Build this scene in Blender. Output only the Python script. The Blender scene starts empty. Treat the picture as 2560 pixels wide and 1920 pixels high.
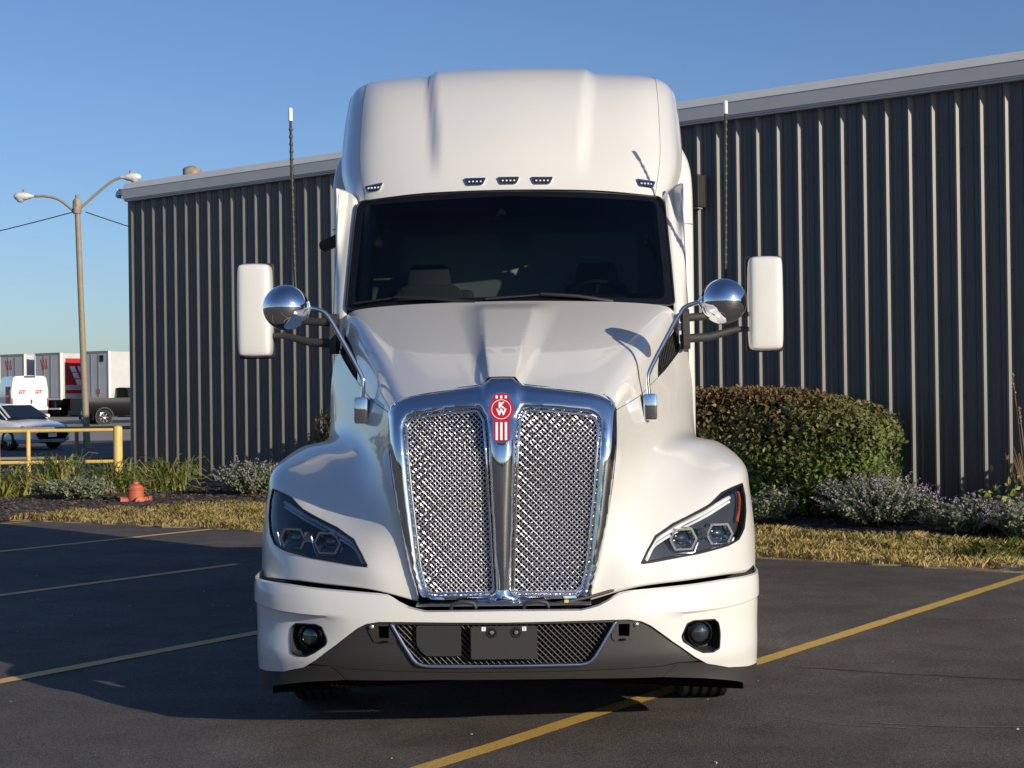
import bpy, bmesh, math, random
import numpy as np
from mathutils import Vector, Matrix
from mathutils.geometry import delaunay_2d_cdt
random.seed(7); RNG = np.random.default_rng(11)
R = math.radians
scene = bpy.context.scene
COL = scene.collection
# ---------------------------------------------------------------- camera
CAM_H = 1.70
cam_data = bpy.data.cameras.new("camera"); cam = bpy.data.objects.new("camera", cam_data); COL.objects.link(cam)
cam_data.sensor_width = 36.0; cam_data.lens = 36.0*3847/2560; cam_data.clip_start = .05; cam_data.clip_end = 6000
_roll, _pitch = R(.75), math.atan(14.5/3847)
_right, _fwd, _up = Vector((1, 0, 0)), Vector((0, math.cos(_pitch), math.sin(_pitch))), Vector((0, -math.sin(_pitch), math.cos(_pitch)))
_r2 = _right*math.cos(_roll)-_up*math.sin(_roll); _u2 = _right*math.sin(_roll)+_up*math.cos(_roll)
cam.matrix_world = Matrix(((_r2.x, _u2.x, -_fwd.x, 0), (_r2.y, _u2.y, -_fwd.y, 0), (_r2.z, _u2.z, -_fwd.z, CAM_H), (0, 0, 0, 1)))
scene.camera = cam
# ---------------------------------------------------------------- sky and sun
SUN_EL, SUN_AZ = R(16.5), R(45)                   # azimuth measured from +X towards the camera
SUN = Vector((math.cos(SUN_EL)*math.cos(SUN_AZ), -math.cos(SUN_EL)*math.sin(SUN_AZ), math.sin(SUN_EL)))
world = bpy.data.worlds.new("World"); scene.world = world; world.use_nodes = True
wn = world.node_tree; bg = wn.nodes["Background"]
sky = wn.nodes.new("ShaderNodeTexSky"); sky.sky_type = 'NISHITA'; sky.sun_disc = False
sky.sun_elevation = SUN_EL; sky.sun_rotation = math.atan2(SUN.x, SUN.y)
sky.altitude = 200; sky.air_density = 1.0; sky.dust_density = .6; sky.ozone_density = 2.2
wb = wn.nodes.new("ShaderNodeMix"); wb.data_type = 'RGBA'; wb.blend_type = 'MULTIPLY'; wb.inputs[0].default_value = 1; wb.inputs[7].default_value = (.80, .95, 1.26, 1)   # daylight white balance
wn.links.new(sky.outputs[0], wb.inputs[6]); wn.links.new(wb.outputs[2], bg.inputs[0]); bg.inputs[1].default_value = .093
sun_data = bpy.data.lights.new("sun", 'SUN'); sun = bpy.data.objects.new("sun", sun_data); COL.objects.link(sun)
sun_data.energy = 5.0; sun_data.angle = R(.5); sun_data.color = (1.0, .88, .70)
sun.rotation_euler = SUN.to_track_quat('Z', 'Y').to_euler(); sun.location = SUN*60
scene.view_settings.view_transform = 'Standard'; scene.view_settings.look = 'None'
scene.view_settings.gamma = 1; scene.view_settings.use_curve_mapping = False
scene.view_settings.exposure = 0.0
scene.cycles.max_bounces = 8; scene.cycles.transparent_max_bounces = 12
# ---------------------------------------------------------------- helpers
def tag(o, label=None, cat=None, group=None, kind=None):
    if label: o['label'] = label
    if cat: o['category'] = cat
    if group: o['group'] = group
    if kind: o['kind'] = kind
    return o
def link(name, me, m=None, parent=None):
    o = bpy.data.objects.new(name, me); COL.objects.link(o)
    if m is not None and me is not None and not me.materials: me.materials.append(m)
    if parent is not None: o.parent = parent
    return o
def empty(name, loc=(0, 0, 0), rz=0., parent=None):
    o = bpy.data.objects.new(name, None); COL.objects.link(o); o.location = loc; o.rotation_euler = (0, 0, rz)
    o.empty_display_size = .2
    if parent is not None: o.parent = parent
    return o
def copy_tree(o, parent=None):
    c = o.copy(); COL.objects.link(c)
    if parent is not None: c.parent = parent
    for ch in list(o.children): copy_tree(ch, c)
    return c
def smooth(me, angle=None):
    me.polygons.foreach_set('use_smooth', [True]*len(me.polygons))
    if angle is not None: me.set_sharp_from_angle(angle=R(angle))
def mesh_np(name, V, F, m=None, parent=None, smo=False, kind=None):
    V = np.asarray(V, np.float32); F = np.asarray(F, np.int32); k = F.shape[1]
    me = bpy.data.meshes.new(name); me.vertices.add(len(V)); me.vertices.foreach_set('co', V.ravel())
    me.loops.add(F.size); me.loops.foreach_set('vertex_index', F.ravel())
    me.polygons.add(len(F)); me.polygons.foreach_set('loop_start', np.arange(0, F.size, k, dtype=np.int32))
    me.update(calc_edges=True); me.validate()
    if smo: smooth(me)
    o = link(name, me, m, parent)
    if kind: o['kind'] = kind
    return o
class MB:
    """Collects shapes and links them as one mesh."""
    def __init__(self): self.v = []; self.f = []
    def add(self, vs, fs):
        n = len(self.v); self.v += [tuple(map(float, p)) for p in vs]; self.f += [tuple(i+n for i in f) for f in fs]; return self
    def box(self, a, b, mat=None):
        (x0, y0, z0), (x1, y1, z1) = a, b
        vs = [(x0,y0,z0),(x1,y0,z0),(x1,y1,z0),(x0,y1,z0),(x0,y0,z1),(x1,y0,z1),(x1,y1,z1),(x0,y1,z1)]
        if mat is not None: vs = [mat @ Vector(p) for p in vs]
        return self.add(vs, [(0,3,2,1),(4,5,6,7),(0,1,5,4),(1,2,6,5),(2,3,7,6),(3,0,4,7)])
    def tube(self, pts, r, n=10, cap=True, flat=1.0):
        P = [Vector(p) for p in pts]; N = len(P); rr = r if isinstance(r, (list, tuple)) else [r]*N
        T = [(P[min(i+1, N-1)]-P[max(i-1, 0)]).normalized() for i in range(N)]
        a = Vector((0, 0, 1)) if abs(T[0].z) < .9 else Vector((1, 0, 0))
        u = (a-T[0]*a.dot(T[0])).normalized(); vs = []
        for i in range(N):
            u = (u-T[i]*u.dot(T[i])).normalized(); w = T[i].cross(u)
            for k in range(n):
                an = 2*math.pi*k/n; vs.append(P[i]+(u*math.cos(an)+w*math.sin(an)*flat)*rr[i])
        fs = [(i*n+k, i*n+(k+1) % n, (i+1)*n+(k+1) % n, (i+1)*n+k) for i in range(N-1) for k in range(n)]
        if cap: fs += [tuple(range(n-1, -1, -1)), tuple((N-1)*n+k for k in range(n))]
        return self.add(vs, fs)
    def lathe(self, prof, n=24, mat=None, cap=True):
        vs = [(r*math.cos(2*math.pi*k/n), r*math.sin(2*math.pi*k/n), z) for r, z in prof for k in range(n)]
        if mat is not None: vs = [mat @ Vector(p) for p in vs]
        fs = [(i*n+k, i*n+(k+1) % n, (i+1)*n+(k+1) % n, (i+1)*n+k) for i in range(len(prof)-1) for k in range(n)]
        if cap:
            if prof[0][0] > 1e-5: fs.append(tuple(range(n-1, -1, -1)))
            if prof[-1][0] > 1e-5: fs.append(tuple((len(prof)-1)*n+k for k in range(n)))
        return self.add(vs, fs)
    def prism(self, poly, a, b, fn):
        """poly of (p,q), thickness from a to b; fn(p,q,t) -> point"""
        n = len(poly); vs = [fn(p, q, a) for p, q in poly]+[fn(p, q, b) for p, q in poly]
        return self.add(vs, [tuple(range(n-1, -1, -1)), tuple(range(n, 2*n))]+[(i, (i+1) % n, n+(i+1) % n, n+i) for i in range(n)])
    def grid(self, G, flip=False):
        nv, nu = len(G), len(G[0])
        f = [(j*nu+i, j*nu+i+1, (j+1)*nu+i+1, (j+1)*nu+i) for j in range(nv-1) for i in range(nu-1)]
        if flip: f = [q[::-1] for q in f]
        return self.add([p for row in G for p in row], f)
    def build(self, name, m=None, parent=None, smo=None, bevel=0, fix=True):
        me = bpy.data.meshes.new(name); me.from_pydata(self.v, [], self.f)
        if fix or bevel:
            bm = bmesh.new(); bm.from_mesh(me)
            if fix: bmesh.ops.recalc_face_normals(bm, faces=bm.faces)
            if bevel:
                es = [e for e in bm.edges if len(e.link_faces) == 2 and e.calc_face_angle(0) > R(30)]
                bmesh.ops.bevel(bm, geom=es, offset=bevel, segments=2, affect='EDGES', profile=.6, clamp_overlap=True)
            bm.to_mesh(me); bm.free()
        me.update()
        if smo: smooth(me, smo)
        return link(name, me, m, parent)
def bez(pts, n=8):
    """a smooth line through points"""
    P = np.array(pts, float); out = []
    for i in range(len(P)-1):
        for k in range(n): out.append(crow(P, i+k/n))
    out.append(P[-1]); return [tuple(p) for p in out]
def inside(P, poly):
    x, y = P[:, 0], P[:, 1]; r = np.zeros(len(P), bool); j = len(poly)-1
    for i in range(len(poly)):
        xi, yi = poly[i]; xj, yj = poly[j]
        c = ((yi > y) != (yj > y)) & (x < (xj-xi)*(y-yi)/((yj-yi) or 1e-12)+xi); r ^= c; j = i
    return r
def dist_poly(P, poly):
    d = np.full(len(P), 1e9)
    for i in range(len(poly)):
        a = np.array(poly[i-1]); b = np.array(poly[i]); ab = b-a; L = (ab@ab) or 1e-12
        t = np.clip(((P-a)@ab)/L, 0, 1); d = np.minimum(d, np.hypot(*(P-(a+t[:, None]*ab)).T))
    return d
def densify(poly, step, closed=True):
    out = []; n = len(poly)
    for i in range(n if closed else n-1):
        a = np.array(poly[i], float); b = np.array(poly[(i+1) % n], float); k = max(1, int(np.hypot(*(b-a))/step))
        out += [tuple(a+(b-a)*j/k) for j in range(k)]
    if not closed: out.append(tuple(map(float, poly[-1])))
    return out
def round_poly(poly, r, n=4):
    """cuts every corner of a polygon with a small arc"""
    out = []; N = len(poly)
    for i in range(N):
        p = np.array(poly[i], float); a = np.array(poly[i-1], float)-p; b = np.array(poly[(i+1) % N], float)-p
        la, lb = np.hypot(*a), np.hypot(*b); k = min(r, la*.45, lb*.45); A = p+a/la*k; B = p+b/lb*k
        for j in range(n+1):
            t = j/n; out.append(tuple((1-t)**2*A+2*t*(1-t)*p+t*t*B))
    return out
def trimmed(outline, holes, step, fn, sx=1., sy=1., edge_step=None, lines=()):
    """Triangles of the plane region (outline minus holes), mapped by fn(p, q) -> point. sx, sy turn the domain into metres."""
    es = edge_step or step
    sc = lambda poly: [(p*sx, q*sy) for p, q in poly]
    loops = [densify(sc(outline), es)]+[densify(sc(h), es) for h in holes]
    O = np.array(loops[0]); lo, hi = O.min(0), O.max(0)
    gx = np.arange(lo[0]+step*.5, hi[0], step); gy = np.arange(lo[1]+step*.5, hi[1], step)
    G = np.stack(np.meshgrid(gx, gy), -1).reshape(-1, 2)
    k = inside(G, loops[0])
    for h in loops[1:]: k &= ~inside(G, h)
    G = G[k]
    for l in loops: G = G[dist_poly(G, l) > es*.55]
    LN = [densify(sc(l), es, closed=False) for l in lines]
    for l in LN: G = G[np.min([np.hypot(*(G-np.array(q)).T) for q in l], 0) > es*.6]
    vs, ed = [], []
    for l in LN:
        n = len(vs); vs += [Vector(p) for p in l]; ed += [(n+i, n+i+1) for i in range(len(l)-1)]
    for l in loops:
        n = len(vs); vs += [Vector(p) for p in l]; ed += [(n+i, n+(i+1) % len(l)) for i in range(len(l))]
    vs += [Vector(map(float, p)) for p in G]
    V, E, F, _, _, _ = delaunay_2d_cdt(vs, ed, [], 0, 1e-6, False)
    V2 = np.array([(p.x, p.y) for p in V]); C = np.array([V2[list(f)].mean(0) for f in F])
    k = inside(C, loops[0])
    for h in loops[1:]: k &= ~inside(C, h)
    F = [tuple(f) for f, ok in zip(F, k) if ok]
    return [tuple(fn(p[0]/sx, p[1]/sy)) for p in V2], F, V2
def skin(name, tri, m, parent, smo=40, towards=None, solid=0):
    me = bpy.data.meshes.new(name); me.from_pydata([tuple(map(float, p)) for p in tri[0]], [], tri[1])
    bm = bmesh.new(); bm.from_mesh(me)
    bmesh.ops.delete(bm, geom=[v for v in bm.verts if not v.link_faces], context='VERTS')
    bmesh.ops.recalc_face_normals(bm, faces=bm.faces)
    if towards is not None and sum(f.normal.dot(Vector(towards))*f.calc_area() for f in bm.faces) < 0:
        bmesh.ops.reverse_faces(bm, faces=bm.faces)
    if solid:
        r = bmesh.ops.solidify(bm, geom=bm.faces[:], thickness=solid)
    bm.to_mesh(me); bm.free(); me.update(); smooth(me, smo)
    return link(name, me, m, parent)
# ---------------------------------------------------------------- materials
def mat(name, c, rough=.5, metal=0., spec=.5, noise=None, bump=None, coat=0., coat_r=.05, emit=None, alpha=None):
    m = bpy.data.materials.new(name); m.use_nodes = True; t = m.node_tree; p = t.nodes["Principled BSDF"]
    p.inputs['Base Color'].default_value = (*c, 1); p.inputs['Roughness'].default_value = rough; p.inputs['Metallic'].default_value = metal
    p.inputs['Specular IOR Level'].default_value = spec; p.inputs['Coat Weight'].default_value = coat; p.inputs['Coat Roughness'].default_value = coat_r
    if noise or bump: tc = t.nodes.new("ShaderNodeTexCoord")
    if noise:                                    # (scale, second colour, sharpness 0..1 low..high)
        n = t.nodes.new("ShaderNodeTexNoise"); n.inputs['Scale'].default_value = noise[0]; n.inputs['Detail'].default_value = 6
        r = t.nodes.new("ShaderNodeValToRGB"); e = r.color_ramp.elements; e[0].position, e[1].position = noise[2], noise[3]
        e[0].color = (*c, 1); e[1].color = (*noise[1], 1)
        t.links.new(tc.outputs['Object'], n.inputs['Vector']); t.links.new(n.outputs['Fac'], r.inputs[0]); t.links.new(r.outputs[0], p.inputs['Base Color'])
    if bump:                                     # (scale, strength, distance)
        n = t.nodes.new("ShaderNodeTexNoise"); n.inputs['Scale'].default_value = bump[0]; n.inputs['Detail'].default_value = 4
        b = t.nodes.new("ShaderNodeBump"); b.inputs['Strength'].default_value = bump[1]; b.inputs['Distance'].default_value = bump[2]
        t.links.new(tc.outputs['Object'], n.inputs['Vector']); t.links.new(n.outputs['Fac'], b.inputs['Height']); t.links.new(b.outputs[0], p.inputs['Normal'])
    return m
def island_mat(name, cols, rough=.6, spec=.3, trans=0., zmix=None):
    """a colour of its own for every leaf, blade or chip"""
    m = bpy.data.materials.new(name); m.use_nodes = True; t = m.node_tree; p = t.nodes["Principled BSDF"]
    g = t.nodes.new("ShaderNodeNewGeometry"); r = t.nodes.new("ShaderNodeValToRGB")
    e = r.color_ramp.elements; n = len(cols)
    e[0].color = (*cols[0], 1); e[0].position = 0; e[1].color = (*cols[-1], 1); e[1].position = 1
    for i in range(1, n-1): q = e.new(i/(n-1)); q.color = (*cols[i], 1)
    src = g.outputs['Random Per Island']
    if zmix:                                     # (axis vector, from, to, amount): shifts along the ramp with place on the plant
        tc = t.nodes.new("ShaderNodeTexCoord"); d = t.nodes.new("ShaderNodeVectorMath"); d.operation = 'DOT_PRODUCT'; d.inputs[1].default_value = zmix[0]
        mr = t.nodes.new("ShaderNodeMapRange"); mr.inputs['From Min'].default_value = zmix[1]; mr.inputs['From Max'].default_value = zmix[2]
        mx = t.nodes.new("ShaderNodeMix"); mx.inputs[0].default_value = zmix[3]
        t.links.new(tc.outputs['Object'], d.inputs[0]); t.links.new(d.outputs['Value'], mr.inputs[0])
        t.links.new(src, mx.inputs[2]); t.links.new(mr.outputs[0], mx.inputs[3]); src = mx.outputs[0]
    t.links.new(src, r.inputs[0]); t.links.new(r.outputs[0], p.inputs['Base Color'])
    p.inputs['Roughness'].default_value = rough; p.inputs['Specular IOR Level'].default_value = spec
    if trans:
        tr = t.nodes.new("ShaderNodeBsdfTranslucent"); mxs = t.nodes.new("ShaderNodeMixShader"); mxs.inputs[0].default_value = trans
        t.links.new(r.outputs[0], tr.inputs[0]); t.links.new(p.outputs[0], mxs.inputs[1]); t.links.new(tr.outputs[0], mxs.inputs[2])
        t.links.new(mxs.outputs[0], t.nodes["Material Output"].inputs[0])
    return m
def glass_mat(name, tint, rough=0., refl=1.0, ior=1.5):
    m = bpy.data.materials.new(name); m.use_nodes = True; t = m.node_tree; t.nodes.remove(t.nodes["Principled BSDF"])
    tr = t.nodes.new("ShaderNodeBsdfTransparent"); tr.inputs[0].default_value = (*tint, 1)
    gl = t.nodes.new("ShaderNodeBsdfGlossy"); gl.inputs['Roughness'].default_value = rough; gl.inputs[0].default_value = (refl, refl, refl, 1)
    fr = t.nodes.new("ShaderNodeFresnel"); fr.inputs[0].default_value = ior
    mx = t.nodes.new("ShaderNodeMixShader")
    t.links.new(fr.outputs[0], mx.inputs[0]); t.links.new(tr.outputs[0], mx.inputs[1]); t.links.new(gl.outputs[0], mx.inputs[2]); t.links.new(mx.outputs[0], t.nodes["Material Output"].inputs[0])
    return m
M = {}
M['paint'] = mat("white truck paint", (.66, .65, .625), .32, coat=.7, coat_r=.03, bump=(900, .03, .0004))
M['chrome'] = mat("chrome", (.80, .81, .83), .045, metal=1.)
M['chrome_soft'] = mat("brushed chrome", (.62, .63, .65), .16, metal=1.)
M['black'] = mat("black plastic", (.012, .012, .013), .5)
M['gloss_black'] = mat("gloss black", (.006, .006, .007), .12)
M['dark_plastic'] = mat("dark grey plastic", (.030, .029, .028), .55, bump=(700, .12, .001))
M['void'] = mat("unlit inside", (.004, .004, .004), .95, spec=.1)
M['rubber'] = mat("tyre rubber", (.016, .016, .016), .8, bump=(60, .2, .003))
M['seam'] = mat("panel gap", (.16, .16, .155), .7)
M['red'] = mat("badge red", (.42, .012, .030), .25, coat=.6)
M['white_flat'] = mat("white enamel", (.80, .80, .80), .3)
M['bolt'] = mat("bolt steel", (.55, .54, .52), .3, metal=.9)
M['trim_dark'] = mat("headlamp housing", (.042, .047, .056), .22)
M['silver'] = mat("silver reflector", (.70, .71, .73), .15, metal=1.)
M['drl'] = mat("light guide", (.78, .80, .82), .12, coat=.8)
M['amber'] = mat("amber reflector", (.40, .085, .045), .3, coat=.5)
M['lens'] = glass_mat("headlamp glass", (.93, .95, .96), ior=1.5)
M['bulb'] = mat("projector lens", (.02, .026, .03), .02, spec=1., coat=1., coat_r=.01)
M['glass'] = glass_mat("windscreen glass", (.50, .58, .56), rough=.03, refl=.75)
M['side_glass'] = glass_mat("side glass", (.72, .80, .77))
M['cab_in'] = mat("cab lining", (.16, .15, .14), .8)
M['cab_dark'] = mat("dashboard", (.035, .038, .042), .6)
M['seat'] = mat("seat leather", (.22, .21, .18), .6)
M['frame'] = mat("chassis black", (.01, .01, .01), .6)
M['alu'] = mat("aluminium", (.7, .7, .7), .25, metal=1.)
M['wall'] = mat("charcoal wall panel", (.074, .067, .058), .50, spec=1., noise=(3, (.092, .083, .073), .35, .75))
M['fascia'] = mat("grey fascia", (.60, .60, .59), .45, noise=(2, (.66, .65, .63), .3, .8))
M['fascia_skylit'] = mat("sky lit roof edge", (.70, .69, .67), .4, noise=(3, (.64, .63, .61), .3, .8))  # fascia grey made paler: skylight on the sloped edge painted in
M['concrete'] = mat("foundation concrete", (.26, .25, .23), .85, noise=(5, (.34, .32, .30), .3, .8), bump=(30, .3, .01))
M['rust'] = mat("weathered vent", (.20, .15, .11), .7, noise=(9, (.36, .32, .27), .35, .7))
M['galv'] = mat("lamp post paint", (.24, .20, .14), .6, noise=(6, (.30, .25, .18), .3, .8))
M['lamp_white'] = mat("lamp head", (.62, .62, .60), .4)
M['lamp_glass'] = mat("lamp lens", (.45, .46, .44), .2)
M['yellow'] = mat("safety yellow", (.62, .43, .11), .5, noise=(8, (.68, .50, .17), .35, .7))
M['hyd'] = mat("faded red iron", (.42, .095, .045), .6, noise=(14, (.50, .13, .065), .3, .75))
M['white_car'] = mat("white car paint", (.74, .75, .76), .25, coat=.8)
M['black_car'] = mat("black car paint", (.006, .006, .008), .3, spec=.25, coat=.15)
M['car_glass'] = mat("dark car glass", (.01, .014, .02), .05, spec=.8)
M['cream_in'] = mat("pale car interior", (.5, .49, .42), .8)
M['lamp_red'] = mat("tail lamp", (.45, .02, .02), .2, coat=.6)
M['trailer'] = mat("trailer white", (.55, .55, .54), .5, noise=(1.2, (.47, .47, .46), .35, .75))
M['trailer_post'] = mat("trailer corner post", (.72, .71, .68), .45)
M['trailer_red'] = mat("trailer red", (.42, .022, .022), .45)
M['mark_red'] = mat("faded red print", (.46, .14, .12), .6)
M['sign_red'] = mat("red vinyl", (.50, .03, .06), .5)
M['wire'] = mat("wire", (.02, .02, .022), .7)
M['stick'] = mat("dry stalk", (.36, .26, .15), .8)
# ---------------------------------------------------------------- surfaces of the truck
def crow(P, t):
    """Catmull-Rom through the rows P[0..n-1] (n,k,3) at parameter t in [0,n-1]."""
    n = len(P); i = int(min(max(math.floor(t), 0), n-2)); f = t-i
    p1, p2 = P[i], P[i+1]
    p0 = P[i-1] if i > 0 else 2*p1-p2
    p3 = P[i+2] if i+2 < n else 2*p2-p1
    return .5*((2*p1)+(-p0+p2)*f+(2*p0-5*p1+4*p2-p3)*f*f+(-p0+3*p1-3*p2+p3)*f**3)
class Cage:
    """A smooth surface through a grid of control points; v runs over rows, u over columns. mirror: rows go on to the other side."""
    def __init__(self, rows, mirror_rows=False, mirror_cols=False):
        A = np.array(rows, float)
        if mirror_rows:
            M = A[1:][::-1].copy(); M[..., 0] *= -1; A = np.concatenate([M, A]); self.v0 = -(len(rows)-1)
        else: self.v0 = 0
        if mirror_cols:
            M = A[:, 1:][:, ::-1].copy(); M[..., 0] *= -1; self.u0 = -(A.shape[1]-1); A = np.concatenate([M, A], axis=1)
        else: self.u0 = 0
        self.A = A; self.vmax = len(rows)-1; self.umax = len(rows[0])-1
        self.cache = {}
    def __call__(self, u, v):
        key = round(v, 5)
        r = self.cache.get(key)
        if r is None:
            r = crow(self.A, v-self.v0); self.cache[key] = r
        return crow(r[:, None, :], u-self.u0)[0]
def ss(a, b, x):
    t = min(max((x-a)/(b-a), 0.), 1.); return t*t*(3-2*t)
def lerp(a, b, t): return a+(b-a)*t
def grille_y(x, z):
    return .13+.02*(z-.7)+(1.0*(z-1.35)**2 if z > 1.35 else 0)+.10*(abs(x)/.55)**2
def gx(x, z):                                  # the grille narrows a little as it leans back
    d = max(z-1.35, 0)**2; return x*(7.24+d)/(7.24+2*d)
def row_line(a, b, ts, bow=(0, 0, 0)):
    return [tuple(lerp(a[k], b[k], t)+bow[k]*4*t*(1-t) for k in range(3)) for t in ts]
TS = (0, .16, .34, .52, .70, .86, 1)
def gf(x, z, d=.032): return (x, grille_y(x, z)+d, z)
HOOD_ROWS = [
    row_line((0, .30, 1.722), (0, 2.03, 2.226), TS, (0, 0, .012)),
    row_line((.270, .305, 1.701), (.50, 2.07, 2.220), TS, (0, 0, .012)),
    row_line((.425, .325, 1.679), (.86, 2.17, 2.203), TS, (0, 0, .010)),
    row_line((.497, .325, 1.655), (.985, 2.24, 2.170), TS, (0, 0, .006)),
    row_line(gf(.546, 1.605), (1.035, 2.32, 2.07), TS, (.0, 0, 0)),
    row_line(gf(.548, 1.45), (1.105, 2.36, 1.78), TS, (.012, 0, 0)),
    [gf(.536, 1.32), (.66, .60, 1.37), (.79, 1.0, 1.43), (.92, 1.4, 1.455), (1.02, 1.75, 1.45), (1.09, 2.05, 1.42), (1.13, 2.36, 1.39)],
    [gf(.522, 1.22), (.69, .56, 1.25), (.87, .92, 1.335), (1.04, 1.26, 1.385), (1.16, 1.55, 1.39), (1.22, 1.85, 1.37), (1.22, 2.3, 1.30)],
    [gf(.502, 1.10), (.68, .42, 1.10), (.90, .68, 1.17), (1.11, .92, 1.250), (1.25, 1.16, 1.280), (1.305, 1.55, 1.27), (1.285, 2.2, 1.20)],
    [gf(.478, .98), (.67, .33, .98), (.90, .52, 1.03), (1.11, .74, 1.09), (1.258, 1.0, 1.13), (1.318, 1.42, 1.14), (1.30, 2.1, 1.09)],
    [gf(.450, .85), (.66, .28, .862), (.90, .44, .89), (1.11, .62, .915), (1.255, .86, .935), (1.318, 1.2, .95), (1.31, 1.75, .95)],
    [gf(.405, .697), (.63, .26, .750), (.89, .40, .764), (1.09, .555, .770), (1.238, .77, .758), (1.300, 1.02, .755), (1.305, 1.40, .755)],
]
_hood = Cage(HOOD_ROWS, mirror_rows=True)
def hood(u, v):
    p = _hood(u, v).copy()
    if abs(v) < 3.2:                       # the raised spine that runs from the badge up to the windscreen
        a = lerp(.067, .170, u/6); b = lerp(.112, .350, u/6); k = abs(p[0]); t = min(max((b-k)/(b-a), 0.), 1.)
        p[2] += .043*(1-.3*u/6)*(1-ss(4.4, 5.95, u))*t**1.7
    return p
ROOF_ROWS = [
    [(0,2.50,2.950),(.5,2.545,2.945),(.83,2.63,2.925),(.96,2.74,2.92),(1.045,2.95,2.935),(1.09,3.4,2.94),(1.15,5.3,2.94)],
    [(0,2.70,3.23),(.5,2.74,3.22),(.86,2.82,3.205),(1.02,2.95,3.19),(1.115,3.16,3.18),(1.170,3.6,3.17),(1.19,5.3,3.17)],
    [(0,2.98,3.54),(.5,3.01,3.53),(.87,3.08,3.515),(1.04,3.22,3.495),(1.13,3.42,3.47),(1.180,3.75,3.44),(1.20,5.3,3.43)],
    [(0,3.29,3.775),(.5,3.31,3.765),(.88,3.37,3.755),(1.048,3.49,3.735),(1.132,3.65,3.70),(1.168,3.9,3.65),(1.185,5.3,3.64)],
    [(0,3.62,3.905),(.5,3.64,3.898),(.89,3.69,3.888),(1.042,3.76,3.870),(1.120,3.86,3.832),(1.150,4.0,3.79),(1.15,5.3,3.77)],
    [(0,4.05,3.960),(.5,4.06,3.955),(.85,4.09,3.94),(.97,4.12,3.92),(1.04,4.15,3.89),(1.085,4.2,3.85),(1.10,5.3,3.84)],
    [(0,5.3,3.97),(.5,5.3,3.965),(.82,5.3,3.95),(.93,5.3,3.935),(1.0,5.3,3.91),(1.04,5.3,3.885),(1.06,5.35,3.87)],
]
_roof = Cage(ROOF_ROWS, mirror_cols=True)
def roof(u, v):
    p = _roof(u, v).copy()
    w = lerp(.44, .525, ss(0, 4, v)); k = abs(p[0])
    h = .040*ss(.12, 1.3, v)*(1-.3*ss(3.5, 5.5, v))*(1-ss(w-.006, w+.052, k))
    p[1] -= h*.66; p[2] += h*.75
    return p
BUMP_PLAN = [(0,0),(.30,.012),(.60,.05),(.85,.125),(1.035,.225),(1.160,.335),(1.236,.46),(1.262,.63),(1.268,.93),(1.268,1.23)]
_bp = Cage([[(x, y, 0) for x, y in BUMP_PLAN]]*2, mirror_cols=True)
def bump_xy(s): return _bp(s, 0.)
def bump_s(x):
    lo, hi = 0., 7.8
    for _ in range(40):
        m = (lo+hi)/2
        if bump_xy(m)[0] < abs(x): lo = m
        else: hi = m
    return math.copysign(lo, x)
def bump_line(s):                              # the pressed line across the white bumper
    return lerp(.648, .678, ss(3., 7, abs(s)))
def bumper(s, z):
    p = bump_xy(s); y = p[1]; x = p[0]
    k = ss(2.4, 3.8, abs(s))
    y += .048*k*(1-ss(bump_line(s)-.012, bump_line(s)+.002, z))*ss(.40, .60, z)
    y += .05*ss(.60, .78, z)*ss(-.1, .3, z-.62)*(1-k*.4)+ .035*(1-ss(.33,.46,z))*(1-ss(5,7,abs(s))*.6)
    y += .02*ss(.745, .80, z)
    return np.array([x*(1-.012*(1-ss(.34,.75,z))*ss(4,6,abs(s))), y, z])
def glass_y(x, z):
    t = (z-2.19)/(2.93-2.19)
    return lerp(2.03, 2.50, t)+.22*abs(x)**2.2
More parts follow.
